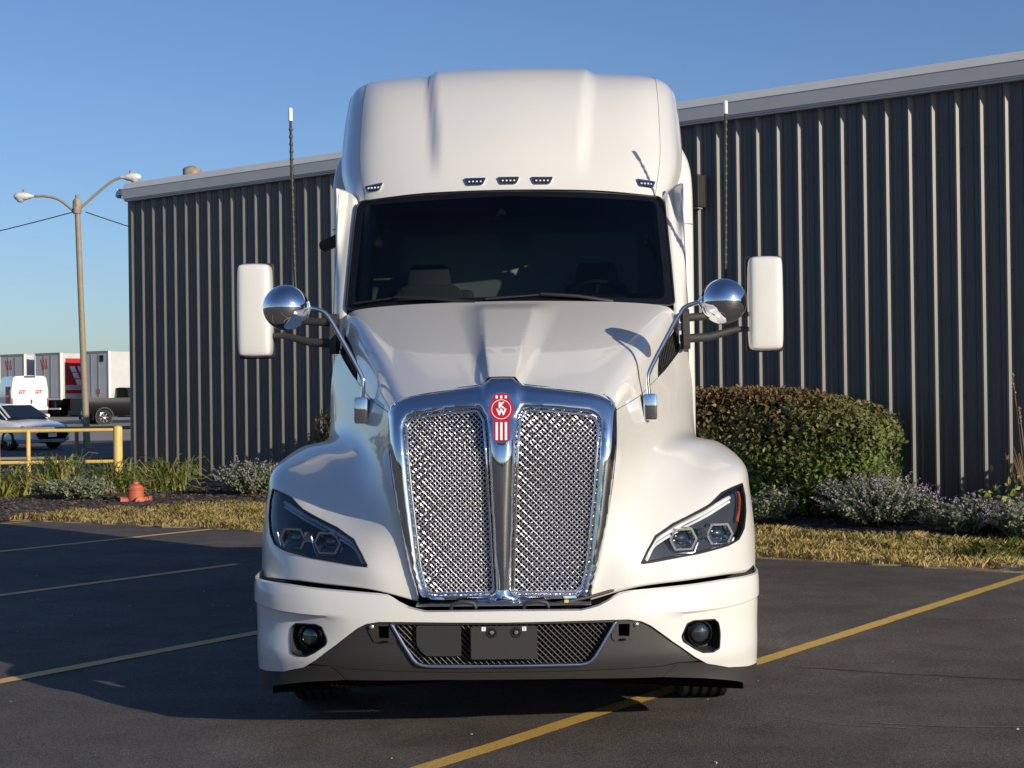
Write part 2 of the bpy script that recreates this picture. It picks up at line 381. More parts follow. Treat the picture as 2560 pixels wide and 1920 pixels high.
# ---------------------------------------------------------------- the setting: ground
def asphalt():
    m = bpy.data.materials.new("asphalt"); m.use_nodes = True; t = m.node_tree; p = t.nodes["Principled BSDF"]; L = t.links.new
    tc = t.nodes.new("ShaderNodeTexCoord")
    def noise(scale, detail=5, rough=.55, vec=None):
        n = t.nodes.new("ShaderNodeTexNoise"); n.inputs['Scale'].default_value = scale; n.inputs['Detail'].default_value = detail; n.inputs['Roughness'].default_value = rough
        L(vec or tc.outputs['Object'], n.inputs['Vector']); return n.outputs['Fac']
    def ramp(src, a, b, ca, cb):
        r = t.nodes.new("ShaderNodeValToRGB"); e = r.color_ramp.elements; e[0].position, e[1].position = a, b; e[0].color = (*ca, 1); e[1].color = (*cb, 1); L(src, r.inputs[0]); return r.outputs[0]
    def mix(a, b, f, mode='MIX'):
        x = t.nodes.new("ShaderNodeMix"); x.data_type = 'RGBA'; x.blend_type = mode
        if isinstance(f, float): x.inputs[0].default_value = f
        else: L(f, x.inputs[0])
        L(a, x.inputs[6]); L(b, x.inputs[7]); return x.outputs[2]
    base = ramp(noise(.55, 6), .35, .68, (.086, .080, .075), (.124, .115, .108))
    patch = ramp(noise(2.6, 7, .65), .35, .72, (.80, .80, .80), (1.22, 1.21, 1.2)); base = mix(base, patch, 1.0, 'MULTIPLY')
    mid = ramp(noise(38, 5, .7), .34, .68, (.66, .66, .66), (1.38, 1.36, 1.34)); base = mix(base, mid, 1.0, 'MULTIPLY')
    agg = ramp(noise(120, 4, .7), .34, .68, (.30, .30, .30), (2.0, 1.95, 1.9))
    base = mix(base, agg, 1.0, 'MULTIPLY')
    stain = ramp(noise(.9, 3, .5), .66, .74, (1, 1, 1), (.62, .6, .58)); base = mix(base, stain, 1.0, 'MULTIPLY')
    fl = t.nodes.new("ShaderNodeTexVoronoi"); fl.inputs['Scale'].default_value = 11; L(tc.outputs['Object'], fl.inputs['Vector'])
    fk = ramp(fl.outputs['Distance'], .035, .05, (1, 1, 1), (0, 0, 0)); th = ramp(noise(.8, 2), .52, .62, (0, 0, 0), (1, 1, 1))
    k = mix(fk, th, 1.0, 'MULTIPLY'); wh = t.nodes.new("ShaderNodeRGB"); wh.outputs[0].default_value = (.30, .28, .25, 1)
    base = mix(base, wh.outputs[0], k)
    L(base, p.inputs['Base Color']); p.inputs['Roughness'].default_value = .82; p.inputs['Specular IOR Level'].default_value = .25
    b = t.nodes.new("ShaderNodeBump"); b.inputs['Strength'].default_value = .9; b.inputs['Distance'].default_value = .009
    L(noise(110, 4, .7), b.inputs['Height']); L(b.outputs[0], p.inputs['Normal'])
    return m
M['asphalt'] = asphalt()
def ground_sheet(name, poly, z, m, kind='structure', skirt=0):
    me = bpy.data.meshes.new(name); n = len(poly)
    v = [(x, y, z) for x, y in poly]; f = [tuple(range(n))]
    if skirt: v += [(x, y, z-skirt) for x, y in poly]; f += [(i, (i+1) % n, n+(i+1) % n, n+i) for i in range(n)]
    me.from_pydata(v, [], f); bm = bmesh.new(); bm.from_mesh(me); bmesh.ops.recalc_face_normals(bm, faces=bm.faces); bm.to_mesh(me); bm.free()
    o = link(name, me, m); o['kind'] = kind; return o
ground_sheet('parking_lot', [(-2500, -2500), (2500, -2500), (2500, 2500), (-2500, 2500)], 0, M['asphalt'])
M['lot_concrete'] = mat("worn concrete lot", (.25, .23, .20), .85, noise=(.25, (.33, .30, .265), .3, .75), bump=(40, .2, .01))
def lot_z(y): return .006+.33*ss(66, 92, y)
b = MB(); xs = np.linspace(-300, 260, 20); ys = [57.5, 60, 64, 68, 72, 76, 80, 84, 88, 92, 100, 150, 300, 700]
b.grid([[(x, y, lot_z(y)) for x in xs] for y in ys]); o = b.build('far_lot', M['lot_concrete'], smo=60); o['kind'] = 'structure'
# planting strip in front of the building: bark mulch along the wall, dry grass along the asphalt
M['mulch_soil'] = mat("mulch soil", (.050, .038, .034), .95, noise=(7, (.09, .07, .062), .35, .7), bump=(25, .8, .03))
M['turf'] = mat("dry turf", (.34, .26, .14), .95, noise=(2.2, (.20, .16, .08), .42, .66), bump=(60, .6, .02))
grass_poly = [(-6.9, 21.0), (-6.55, 20.95), (-3.15, 18.90), (2.43, 15.20), (4.37, 13.90), (5.1, 13.35), (9.5, 10.3), (14, 7.2), (16.8, 6.5), (11.0, 11.4), (4.45, 16.75), (2.9, 18.0), (-.5, 20.8), (-3.89, 23.3), (-5.89, 22.93), (-6.6, 21.7)]
mulch_poly = [(-13.5, 22.8), (-8.6, 20.75), (-6.95, 20.85), (-6.0, 22.0), (-3.9, 22.6), (2.7, 17.8), (4.3, 16.4), (11, 11.0), (16, 7.0), (17.8, 8.8), (6, 18.35), (-6.8, 28.75), (-13.5, 28.7)]
def bed_z(x, y, d=None):
    if d is None: d = float(dist_poly(np.array([[x, y]]), mulch_poly)[0])
    return .016+.085*ss(.1, 1.0, d)*(1+.25*math.sin(x*2.1)*math.sin(y*1.7))
_t = trimmed(mulch_poly, [], .35, lambda p, q: (p, q, bed_z(p, q)), edge_step=.3)
skin('mulch_bed', _t, M['mulch_soil'], None, 60, (0, 0, 1))['kind'] = 'structure'
_j = random.Random(3)
grass_poly = [(x+_j.uniform(-.05, .05), y+_j.uniform(-.05, .05)) for x, y in densify(grass_poly, .22)]
ground_sheet('grass_strip', grass_poly, .014, M['turf'], skirt=.014)
ground_sheet('concrete_corner', [(4.38, 13.94), (5.0, 13.48), (5.55, 13.1), (5.95, 13.5), (5.2, 14.35), (4.75, 14.2)], .045, M['concrete'], skirt=.045)
def scatter_in(poly, n):
    P = np.array(poly); lo, hi = P.min(0), P.max(0); out = []
    tot = 0
    while tot < n:
        q = lo+(hi-lo)*RNG.random((n*2, 2)); q = q[inside(q, poly)]; out.append(q); tot += len(q)
    return np.concatenate(out)[:n]
def unit(v): return v/np.maximum(np.linalg.norm(v, axis=-1, keepdims=True), 1e-9)
def quads(P, A, B):
    """leaf-like four-corner faces at P with half axes A, B"""
    V = np.stack([P-A, P+B*.75-A*.1, P+A, P-B*.75-A*.1], 1).reshape(-1, 3); return V, np.arange(len(P)*4).reshape(-1, 4)
# bark chips
q = scatter_in(mulch_poly, 26000); q = q[(q[:, 0] > -9) & (q[:, 0] < 8)]
n = len(q); dd = dist_poly(q, mulch_poly); P = np.c_[q, [bed_z(x, y, d)+.004+random.random()*.025 for (x, y), d in zip(q, dd)]]; a = RNG.random(n)*6.3; l = .02+.035*RNG.random(n)
A = np.c_[np.cos(a)*l, np.sin(a)*l, (RNG.random(n)-.5)*.035]; B = np.c_[-np.sin(a)*l*.45, np.cos(a)*l*.45, (RNG.random(n)-.5)*.03]
V, F = quads(P, A, B); M['chip'] = island_mat("bark chips", [(.03, .022, .02), (.10, .075, .065), (.16, .125, .11), (.055, .04, .036)], .9)
mesh_np('bark_chips', V, F, M['chip'], kind='stuff')
# dry grass blades
def blades(poly, n, hmin, hmax, lean, w):
    q = scatter_in(poly, n); k = (q[:, 0] > -7.3) & (q[:, 0] < 8.5); q = q[k]; q = q[np.sin(q[:, 0]*2.3+1.3*np.sin(q[:, 1]*1.9))*np.sin(q[:, 1]*2.9+np.sin(q[:, 0]*4.1))+.5*RNG.random(len(q)) > -.42]; n = len(q)
    tuft = np.sin(q[:, 0]*5.1+np.sin(q[:, 1]*3.3)*2)*np.sin(q[:, 1]*6.3+q[:, 0]*2.2)
    h = (hmin+(hmax-hmin)*RNG.random(n))*(1+.45*tuft); a = RNG.random(n)*6.283; ln = lean*(.3+RNG.random(n))*h
    base = np.c_[q, np.full(n, .012)]; side = np.c_[np.cos(a+1.57)*w, np.sin(a+1.57)*w, np.zeros(n)]
    mid = base+np.c_[np.cos(a)*ln*.35, np.sin(a)*ln*.35, h*.62]; tip = base+np.c_[np.cos(a)*ln, np.sin(a)*ln, h]
    V = np.stack([base-side, base+side, mid+side*.7, tip, mid-side*.7], 1).reshape(-1, 3)
    i = np.arange(n)*5; return V, np.stack([i, i+1, i+2, i+3, i+4], 1)
V, F = blades(grass_poly, 90000, .03, .085, .8, .0044)
M['straw'] = island_mat("straw grass", [(.74, .56, .25), (.80, .64, .33), (.66, .50, .21), (.46, .40, .13), (.78, .60, .29), (.30, .34, .085)], .7, trans=.42)
mesh_np('dry_grass', V, F, M['straw'], kind='stuff')
V, F = blades([(4.2, 14.6), (5.2, 14.3), (9, 11.6), (12, 10.5), (8.6, 14.6), (5.4, 16.4)], 9000, .05, .13, 1.0, .005)
V2, F2 = blades([(2.6, 15.5), (9, 11.2), (10, 12.2), (3.2, 17.6)], 7000, .03, .09, .8, .0044); V3, F3 = blades([(-6, 21.6), (-3, 19.2), (2, 15.8), (2.4, 17.2), (-3.5, 22.0)], 5000, .03, .08, .8, .0044)
F = np.concatenate([F, F2+len(V), F3+len(V)+len(V2)]); V = np.concatenate([V, V2, V3])
M['green_blade'] = island_mat("green grass", [(.07, .14, .025), (.13, .20, .045), (.30, .25, .09)], .7, trans=.3)
mesh_np('green_grass', V, F, M['green_blade'], kind='stuff')
q = scatter_in([(4.3, 13.9), (5.8, 12.9), (6.6, 13.6), (5.0, 14.6)], 160); n = len(q)
a = RNG.random(n)*6.3; A = np.c_[np.cos(a), np.sin(a), RNG.random(n)*.5]*.035; B = np.c_[-np.sin(a), np.cos(a), RNG.random(n)*.6-.3]*.03
V, F = quads(np.c_[q, .055+.02*RNG.random(n)], A, B); M['dead_leaf'] = island_mat("fallen leaves", [(.16, .08, .04), (.30, .20, .10), (.10, .06, .04)], .8)
mesh_np('fallen_leaves', V, F, M['dead_leaf'], kind='stuff')
# loose pale grit on the asphalt
q = scatter_in([(-6, 6), (6, 6), (7, 14), (2, 15), (-6, 19)], 150); n = len(q)
mb = MB()
for x, y in q:
    s = random.choice([.0025, .003, .004, .006]); r = random.random()*6.3; mb.box((-s, -s*.8, 0), (s, s*.8, s*1.1), Matrix.Translation((x, y, 0)) @ Matrix.Rotation(r, 4, 'Z'))
M['grit'] = mat("pale grit", (.45, .42, .36), .8); mb.build('loose_grit', M['grit'])['kind'] = 'stuff'
# painted lines: worn yellow paint, straight strips
def paint(name, col, worn):
    m = bpy.data.materials.new(name); m.use_nodes = True; t = m.node_tree; p = t.nodes["Principled BSDF"]; L = t.links.new
    tc = t.nodes.new("ShaderNodeTexCoord"); n = t.nodes.new("ShaderNodeTexNoise"); n.inputs['Scale'].default_value = 6; n.inputs['Detail'].default_value = 8; n.inputs['Roughness'].default_value = .7
    r = t.nodes.new("ShaderNodeValToRGB"); e = r.color_ramp.elements; e[0].position, e[1].position = worn, worn+.06; e[0].color = (.06, .052, .045, 1); e[1].color = (*col, 1)
    n2 = t.nodes.new("ShaderNodeTexNoise"); n2.inputs['Scale'].default_value = 140; n2.inputs['Detail'].default_value = 3
    r2 = t.nodes.new("ShaderNodeValToRGB"); q = r2.color_ramp.elements; q[0].position, q[1].position = .33, .5; q[0].color = (.55, .52, .5, 1); q[1].color = (1, 1, 1, 1)
    x = t.nodes.new("ShaderNodeMix"); x.data_type = 'RGBA'; x.blend_type = 'MULTIPLY'; x.inputs[0].default_value = 1
    L(tc.outputs['Object'], n.inputs['Vector']); L(tc.outputs['Object'], n2.inputs['Vector']); L(n.outputs['Fac'], r.inputs[0]); L(n2.outputs['Fac'], r2.inputs[0])
    L(r.outputs[0], x.inputs[6]); L(r2.outputs[0], x.inputs[7]); L(x.outputs[2], p.inputs['Base Color']); p.inputs['Roughness'].default_value = .75
    b = t.nodes.new("ShaderNodeBump"); b.inputs['Strength'].default_value = .4; b.inputs['Distance'].default_value = .005; L(n2.outputs['Fac'], b.inputs['Height']); L(b.outputs[0], p.inputs['Normal'])
    return m
M['line_yellow'] = paint("worn yellow line paint", (.66, .42, .10), .33); M['line_in_shade'] = paint("shade warmed line paint", (.80, .50, .17), .28)  # second yellow is warmed to offset the blue shade on those lines
def strip(name, a, b, w, m, z=.004, kind='structure', wob=.004, step=.12, gaps=()):
    a, b = np.array(a, float), np.array(b, float); L = np.hypot(*(b-a)); d = (b-a)/L; nrm = np.array([-d[1], d[0]]); k = max(2, int(L/step)); mb = MB()
    row = []
    for i in range(k+1):
        t = L*i/k
        c = a+d*t; wl, wr = w/2+random.uniform(-wob, wob), w/2+random.uniform(-wob, wob)
        if any(g0 < t < g1 for g0, g1 in gaps):
            if len(row) > 1: mb.grid([[r[0] for r in row], [r[1] for r in row]])
            row = []; continue
        row.append(((*(c-nrm*wl), z), (*(c+nrm*wr), z)))
    if len(row) > 1: mb.grid([[r[0] for r in row], [r[1] for r in row]])
    o = mb.build(name, m); o['kind'] = kind; return o
strip('parking_line', (-3.0, 3.46), (4.62, 13.70), .11, M['line_yellow'], gaps=((3.98, 4.03), (4.24, 4.28)))
strip('parking_line', (-8.6, 12.9), (-3.80, 19.30), .12, M['line_in_shade'])
strip('parking_line', (-8.0, 8.4), (-2.75, 15.32), .12, M['line_in_shade'])
strip('parking_line', (-5.2, 6.2), (-1.2, 11.8), .125, M['line_in_shade'])
strip('parking_line', (-9.6, 17.1), (-6.55, 20.85), .10, M['line_yellow'])
strip('parking_line', (1.0, 1.2), (6.9, 9.2), .11, M['line_yellow'])
M['crack'] = mat("asphalt crack", (.012, .011, .011), .9)
def crack(pts, w):
    mb = MB(); P = np.array(pts, float)
    L = [(p[0]+random.uniform(-.02, .02), p[1]+random.uniform(-.02, .02)) for p in densify(pts, .15, closed=False)]
    a = [(x-w*random.uniform(.3, 1), y-w*.5, .0045) for x, y in L]; c = [(x+w*random.uniform(.3, 1), y+w*.5, .0045) for x, y in L]
    mb.grid([a, c]); mb.build('asphalt_crack', M['crack'])['kind'] = 'structure'
crack([(-5.3, 15.3), (-4.4, 16.2), (-3.7, 17.2), (-3.0, 17.6)], .022)
crack([(-5.6, 16.7), (-4.6, 16.55), (-4.1, 16.6)], .012)
crack([(-2.3, 8.05), (-1.75, 8.35), (-1.35, 8.75), (-1.0, 8.9)], .012)
crack([(1.7, 9.3), (2.6, 8.9), (3.6, 8.6), (4.9, 8.2)], .008)
M['scuff'] = mat("pale scuff", (.20, .19, .175), .9, noise=(30, (.10, .095, .09), .4, .6))
def scuff(pts, w):
    mb = MB(); L = bez([(x, y, 0) for x, y in pts], 6); mb.grid([[(x, y-w*random.uniform(.2, .6), .0042) for x, y, _ in L], [(x, y+w*random.uniform(.2, .6), .0042) for x, y, _ in L]]); mb.build('scuff_mark', M['scuff'])['kind'] = 'structure'
for p_, w_ in (([(1.35, 7.95), (1.6, 7.72), (1.95, 7.6)], .012), ([(1.75, 7.75), (2.2, 7.62), (2.6, 7.6)], .014), ([(.8, 6.35), (1.1, 6.5), (1.45, 6.55)], .008), ([(-1.9, 6.3), (-1.6, 6.8), (-1.5, 7.2)], .008), ([(2.9, 11.3), (3.3, 11.1), (3.6, 11.15)], .015), ([(2.4, 12.2), (2.7, 12.15), (3.0, 12.2)], .014), ([(-5.2, 10.7), (-4.2, 11.7), (-3.2, 12.6)], .010)): scuff(p_, w_)
# ---------------------------------------------------------------- the building
BRZ = R(-38.2)
bld = tag(empty('metal_building', (-7.02, 28.58, 0), BRZ), 'long dark charcoal ribbed metal building with pale grey roof edge behind the truck', 'building')
WL, WT = 34, 5.30
def rib_profile():
    pts = []; s = .3048
    for k in range(3):
        x = k*s
        pts += [(x-.008, 0), (x+.026, .056), (x+.050, .056), (x+.096, 0), (x+.128, 0), (x+.138, .018), (x+.150, .018), (x+.164, 0), (x+.222, 0), (x+.230, .010), (x+.242, .010), (x+.250, 0)]
    return pts+[(3*s-.002, 0)]
b = MB(); pr = rib_profile(); b.grid([[(x, -d, z) for x, d in pr] for z in (.16, WT)]); b.f = [f[::-1] for f in b.f]
p0 = b.build('wall_panel', M['wall'], bld, fix=False)
for i in range(1, 38):
    c = p0.copy(); COL.objects.link(c); c.parent = bld; c.location = (i*.9144, 0, 0)
    p0.location = (0, 0, 0)
b = MB()                                           # rows of screws
for i in range(0, 24*3):
    for z in (1.55, 3.05, 4.55): b.box((i*.3048+.093, -.008, z-.008), (i*.3048+.107, 0, z+.008))
b.build('screw_row', M['black'], bld)['kind'] = 'stuff'
b = MB(); b.box((-.02, .012, 0), (35, .10, .16)); b.build('foundation', M['concrete'], bld)
b = MB(); b.box((-.03, -.012, .145), (35, .03, .175)); b.build('base_trim', M['wall'], bld)
b = MB(); b.box((0, .05, .16), (34.7, .2, WT)); b.build('inner_wall', M['wall'], bld)
b = MB(); b.box((-.05, .02, .02), (-.005, 40, 5.3)); b.box((-.055, -.05, .16), (.02, .02, WT)); b.build('end_wall', M['wall'], bld)
b = MB(); b.prism([(0, 0), (.0, 5.3), (20, 6.9), (40, 5.3), (40, 0)], -.049, -.004, lambda p, q, t: (t, p+.03, q)); b.build('gable_wall', M['wall'], bld)
b = MB()
for x0, x1 in ((-.10, 5.8), (5.81, 11.9), (11.91, 18.0), (18.01, 24.1), (24.11, 30.2), (30.21, 35)):
    b.prism([(-.14, 5.335), (-.15, 5.505), (-.03, 5.505), (-.03, 5.335)], x0, x1, lambda p, q, t: (t, p, q))
b.build('fascia', M['fascia'], bld)
b = MB(); 
for x0, x1 in ((-.10, 5.8), (5.81, 11.9), (11.91, 18.0), (18.01, 24.1), (24.11, 30.2), (30.21, 35)):
    b.prism([(-.155, 5.508), (-.085, 5.625), (.25, 5.64), (.25, 5.508)], x0, x1, lambda p, q, t: (t, p, q))
b.build('roof_edge', M['fascia_skylit'], bld)
b = MB(); b.box((-.08, -.105, 5.285), (35, -.005, 5.332)); b.box((-.08, -.125, 5.31), (35, -.108, 5.333)); b.build('eave_trim', M['fascia'], bld)
b = MB(); b.prism([(.2, 5.60), (20, 7.25), (39.9, 5.60), (39.9, 5.5), (.2, 5.5)], -.08, 35, lambda p, q, t: (t, p, q)); b.build('roof', M['fascia_skylit'], bld)
b = MB(); b.prism([(-.02, 5.42), (.10, 5.42), (.10, 5.54), (-.02, 5.42)], -.30, -.105, lambda p, q, t: (t, p-.1, q)); b.prism([(-.36, 5.41), (-.30, 5.37), (-.30, 5.55)], -.1, 0, lambda p, q, t: (p, t, q))
b.build('gutter_end', M['fascia_skylit'], bld)
vent_x, vent_y = .47, 1.05
b = MB(); b.lathe([(.115, 5.6), (.115, 5.80), (.155, 5.82), (.175, 5.84), (.178, 5.95), (.15, 5.98), (.07, 6.01), (.0, 6.015)], 20, Matrix.Translation((vent_x, vent_y, 0))); b.build('roof_vent', M['rust'], bld, smo=40)
# lamp box fixed on the wall behind the truck
t_ = 0
wl_ = tag(empty('wall_light', (0, 0, 0)), 'dark box light fixed high on the ribbed wall beside the truck roof', 'wall light')
wl_.location = Vector((-7.02, 28.58, 0))+Matrix.Rotation(BRZ, 3, 'Z') @ Vector((12.22, 0, 4.36)); wl_.rotation_euler = (0, 0, BRZ)
b = MB(); b.box((-.14, -.24, -.22), (.14, -.046, .22)); b.build('housing', M['dark_plastic'], wl_, bevel=.012)
b = MB(); b.box((-.11, -.20, -.235), (.11, -.08, -.222)); b.build('lens', M['lamp_glass'], wl_)
# ---------------------------------------------------------------- plants
def cloud(P, N, size, jitter=.8):
    n = len(P); N = unit(N+RNG.normal(0, jitter, (n, 3))); T = unit(np.cross(N, RNG.normal(0, 1, (n, 3)))); Bv = np.cross(N, T)
    s = (size*(.6+.8*RNG.random(n)))[:, None]; return quads(P, T*s, Bv*s*.72)
def hedge_shape(c, d, rz, n, seed, p=3.2):
    """points and outward directions on an uneven, clipped rounded block"""
    g = np.random.default_rng(seed); u = unit(g.normal(0, 1, (n, 3))); u[:, 2] = np.where(u[:, 2] < -.75, -u[:, 2], u[:, 2]); u = unit(u)
    h = np.array(d)/2; k = (np.abs(u)**p).sum(1)**(-1/p); q = u*k[:, None]
    w = 1+.035*np.sin(q[:, 0]*7+seed)*np.sin(q[:, 1]*6+2)+.03*np.sin(q[:, 2]*8+q[:, 0]*5); w -= np.abs(g.normal(0, .07, n))*(g.random(n) < .6)
    w += (g.random(n) < .05)*g.random(n)*.05; w -= .10*np.clip(np.sin(q[:, 0]*11+seed*2)*np.sin(q[:, 2]*9+1)*np.sin(q[:, 1]*10)-.25, 0, 1)
    q = q*w[:, None]*h; nr = unit(np.sign(q)*np.abs(q/h)**(p-1)/h)
    cs, sn = math.cos(rz), math.sin(rz); rot = lambda a: np.c_[a[:, 0]*cs-a[:, 1]*sn, a[:, 0]*sn+a[:, 1]*cs, a[:, 2]]
    return rot(q), rot(nr)
M['hedge_leaf'] = island_mat("hedge leaves", [(.14, .20, .05), (.08, .13, .032), (.18, .23, .06), (.11, .125, .042), (.19, .135, .058), (.28, .15, .082), (.35, .20, .12)], .5, .35, trans=.25, zmix=((-.22, 0, .80), -.05, 1.62, .64))
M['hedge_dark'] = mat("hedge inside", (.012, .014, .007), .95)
M['twig'] = mat("twigs", (.06, .045, .032), .9)
def hedge(loc, d, rz, n, seed, label, group=None, p=3.2):
    root = tag(empty('clipped_hedge', loc), label, 'hedge', group); zc = d[2]/2
    P, N = hedge_shape(None, d, rz, n, seed, p); P[:, 2] += zc; k = P[:, 2] > .10; P, N = P[k], N[k]
    V, F = cloud(P, N, np.full(len(P), .032)); o = mesh_np('leaves', V, F, M['hedge_leaf'], root, kind='stuff')
    P, N = hedge_shape(None, [q*.86 for q in d], rz, n//2, seed+3, p); P[:, 2] += zc; k = P[:, 2] > .14; P, N = P[k], N[k]
    V, F = cloud(P, N, np.full(len(P), .05)); mesh_np('inner_leaves', V, F, M['hedge_leaf'], root, kind='stuff')
    mb = MB(); g = random.Random(seed)
    cs, sn = math.cos(rz), math.sin(rz)
    for _ in range(26):
        x, y = g.uniform(-.36, .36)*d[0], g.uniform(-.3, .3)*d[1]; h = g.uniform(.5, .85)*d[2]; x2, y2 = x+g.uniform(-.15, .15), y+g.uniform(-.15, .15)
        mb.tube([(x*cs-y*sn, x*sn+y*cs, 0), (x2*cs-y2*sn, x2*sn+y2*cs, h)], [.016, .006], 6)
    mb.build('stems', M['twig'], root)
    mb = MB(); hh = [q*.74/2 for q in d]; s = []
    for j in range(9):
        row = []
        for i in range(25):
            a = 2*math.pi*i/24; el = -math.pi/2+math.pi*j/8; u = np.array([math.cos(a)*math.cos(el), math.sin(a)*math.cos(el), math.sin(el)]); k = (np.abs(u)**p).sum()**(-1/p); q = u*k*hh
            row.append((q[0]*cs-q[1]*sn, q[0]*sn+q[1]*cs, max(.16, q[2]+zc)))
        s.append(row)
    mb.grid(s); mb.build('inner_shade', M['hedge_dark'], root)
    return root
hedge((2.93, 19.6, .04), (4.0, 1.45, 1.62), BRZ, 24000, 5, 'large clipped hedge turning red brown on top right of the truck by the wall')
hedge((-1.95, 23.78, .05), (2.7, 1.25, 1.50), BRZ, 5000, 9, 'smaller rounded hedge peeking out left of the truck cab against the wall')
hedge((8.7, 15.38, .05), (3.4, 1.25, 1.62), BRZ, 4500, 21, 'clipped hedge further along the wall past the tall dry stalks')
M['mint_leaf'] = island_mat("grey green leaves", [(.13, .17, .10), (.21, .25, .15), (.30, .32, .22), (.17, .19, .13)], .7, .2, trans=.2)
M['mint_flower'] = island_mat("lavender flowers", [(.34, .28, .42), (.46, .40, .52), (.38, .35, .36), (.28, .22, .34)], .7, trans=.2)
def catmint(loc, r, h, ns, seed, label, flowers=.6, group='grey green flowering mounds in the mulch', lean=(0, 0)):
    root = tag(empty('catmint_plant', loc), label, 'plant', group); g = np.random.default_rng(seed); LP, LN, LS, FP, FN = [], [], [], [], []; mb = MB()
    for i in range(ns):
        a = g.random()*6.283; rr = math.sqrt(g.random()); hh = h*(.55+.5*g.random())*(1-.35*rr*rr); b0 = np.array([math.cos(a)*r*.25*rr, math.sin(a)*r*.25*rr, 0])
        tip = np.array([math.cos(a)*r*rr*1.05+lean[0], math.sin(a)*r*rr*1.05+lean[1], hh]); mid = (b0+tip)/2+np.array([0, 0, .12*h])
        pts = [b0*(1-t)**2+2*mid*t*(1-t)+tip*t*t for t in np.linspace(0, 1, 6)]; mb.tube(pts, [.004, .004, .003, .003, .0025, .002], 4, cap=False)
        for t in np.linspace(.25, .86, 11):
            c = b0*(1-t)**2+2*mid*t*(1-t)+tip*t*t
            for s in range(3): LP.append(c+g.normal(0, .018, 3)); LN.append(np.array([0, 0, .6])+g.normal(0, .7, 3)); LS.append(.020+.010*g.random())
        if g.random() < flowers:
            for t in np.linspace(.84, 1.04, 7):
                c = b0*(1-t)**2+2*mid*t*(1-t)+tip*t*t
                for s in range(2): FP.append(c+g.normal(0, .008, 3)); FN.append(g.normal(0, 1, 3))
    mb.build('stems', M['twig'], root, fix=False)['kind'] = 'stuff'
    V, F = cloud(np.array(LP), np.array(LN), np.array(LS)); mesh_np('leaves', V, F, M['mint_leaf'], root, kind='stuff')
    if FP: V, F = cloud(np.array(FP), np.array(FN), np.full(len(FP), .012)); mesh_np('flowers', V, F, M['mint_flower'], root, kind='stuff')
    return root
catmint((4.2, 17.75, .06), .72, .66, 230, 1, 'tall lavender flowered mound spilling in front of the large hedge', .8)
catmint((4.98, 16.95, .06), .56, .42, 170, 2, 'lower grey green mound right of the tallest lavender mound', .55)
catmint((5.45, 16.35, .05), .50, .44, 170, 3, 'pale tipped grey mound below the tall dry stalks', .7)
catmint((3.05, 18.4, .07), .36, .48, 80, 4, 'small sparse grey plant at the foot of the hedge beside the truck headlamp', .2)
catmint((-4.15, 24.25, .08), .62, .62, 170, 6, 'silvery mound with dried flower heads near the wall left of the truck', .55)
catmint((-6.75, 23.95, .07), .60, .42, 170, 7, 'grey green leafy mound left of the red hydrant', 0)
M['lily_leaf'] = island_mat("strap leaves", [(.15, .22, .045), (.25, .31, .07), (.32, .34, .10), (.12, .17, .035), (.46, .36, .14), (.38, .26, .12)], .55, .3, trans=.3)
def strap_plant(loc, r, h, n, seed, label):
    root = tag(empty('daylily_plant', loc), label, 'plant', 'strap leaved clumps along the bed edge'); g = np.random.default_rng(seed); Vs, Fs = [], []
    for i in range(n):
        a = g.random()*6.283; b0 = np.array([g.normal(0, r*.22), g.normal(0, r*.22), 0]); L = r*(.55+.7*g.random()); hh = h*(.55+.55*g.random()); dry = g.random() < .18
        if dry: hh *= .55
        d = np.array([math.cos(a), math.sin(a), 0]); sd = np.array([-d[1], d[0], 0]); w = .011+.006*g.random(); k = len(Vs)
        for j in range(7):
            t = j/6; z = hh*(2.1*t-1.35*t*t*(.75+.5*g.random()*(j > 3))); c = b0+d*L*t**1.4+np.array([0, 0, max(z, .01)]); ww = w*(1-t**2.2)+.001
            Vs += [c-sd*ww, c+sd*ww+np.array([0, 0, .006])]
        for j in range(6): q = k+2*j; Fs.append((q, q+1, q+3, q+2))
    mesh_np('leaves', Vs, Fs, M['lily_leaf'], root, kind='stuff'); return root
for lx, ly, r, h, n, lab in ((-8.05, 24.6, .62, .62, 150, 'yellow green strap leaved clump at the left edge of the frame by the railing'),
                             (-7.45, 25.3, .60, .74, 150, 'tall green strap leaved clump behind the grey mound and right of the first railing post'),
                             (-6.45, 25.0, .60, .66, 150, 'arching strap leaved clump with brown leaves just left of the yellow bollard foot'),
                             (-5.75, 25.55, .62, .66, 160, 'strap leaved clump at the corner of the building right of the hydrant'),
                             (-8.75, 25.0, .55, .55, 110, 'strap leaved clump furthest along the railing')):
    strap_plant((lx, ly, 0), r, h, n, int(abs(lx*100)), lab)
M['reed'] = island_mat("dry stalks", [(.42, .30, .16), (.30, .20, .11), (.50, .38, .22), (.24, .15, .09)], .8, trans=.15)
root = tag(empty('dry_grass_clump', (5.86, 17.3, .06)), 'tall dry brown grass stalks with feathery heads against the dark wall', 'plant')
g = np.random.default_rng(31); mb = MB(); HP, HN = [], []
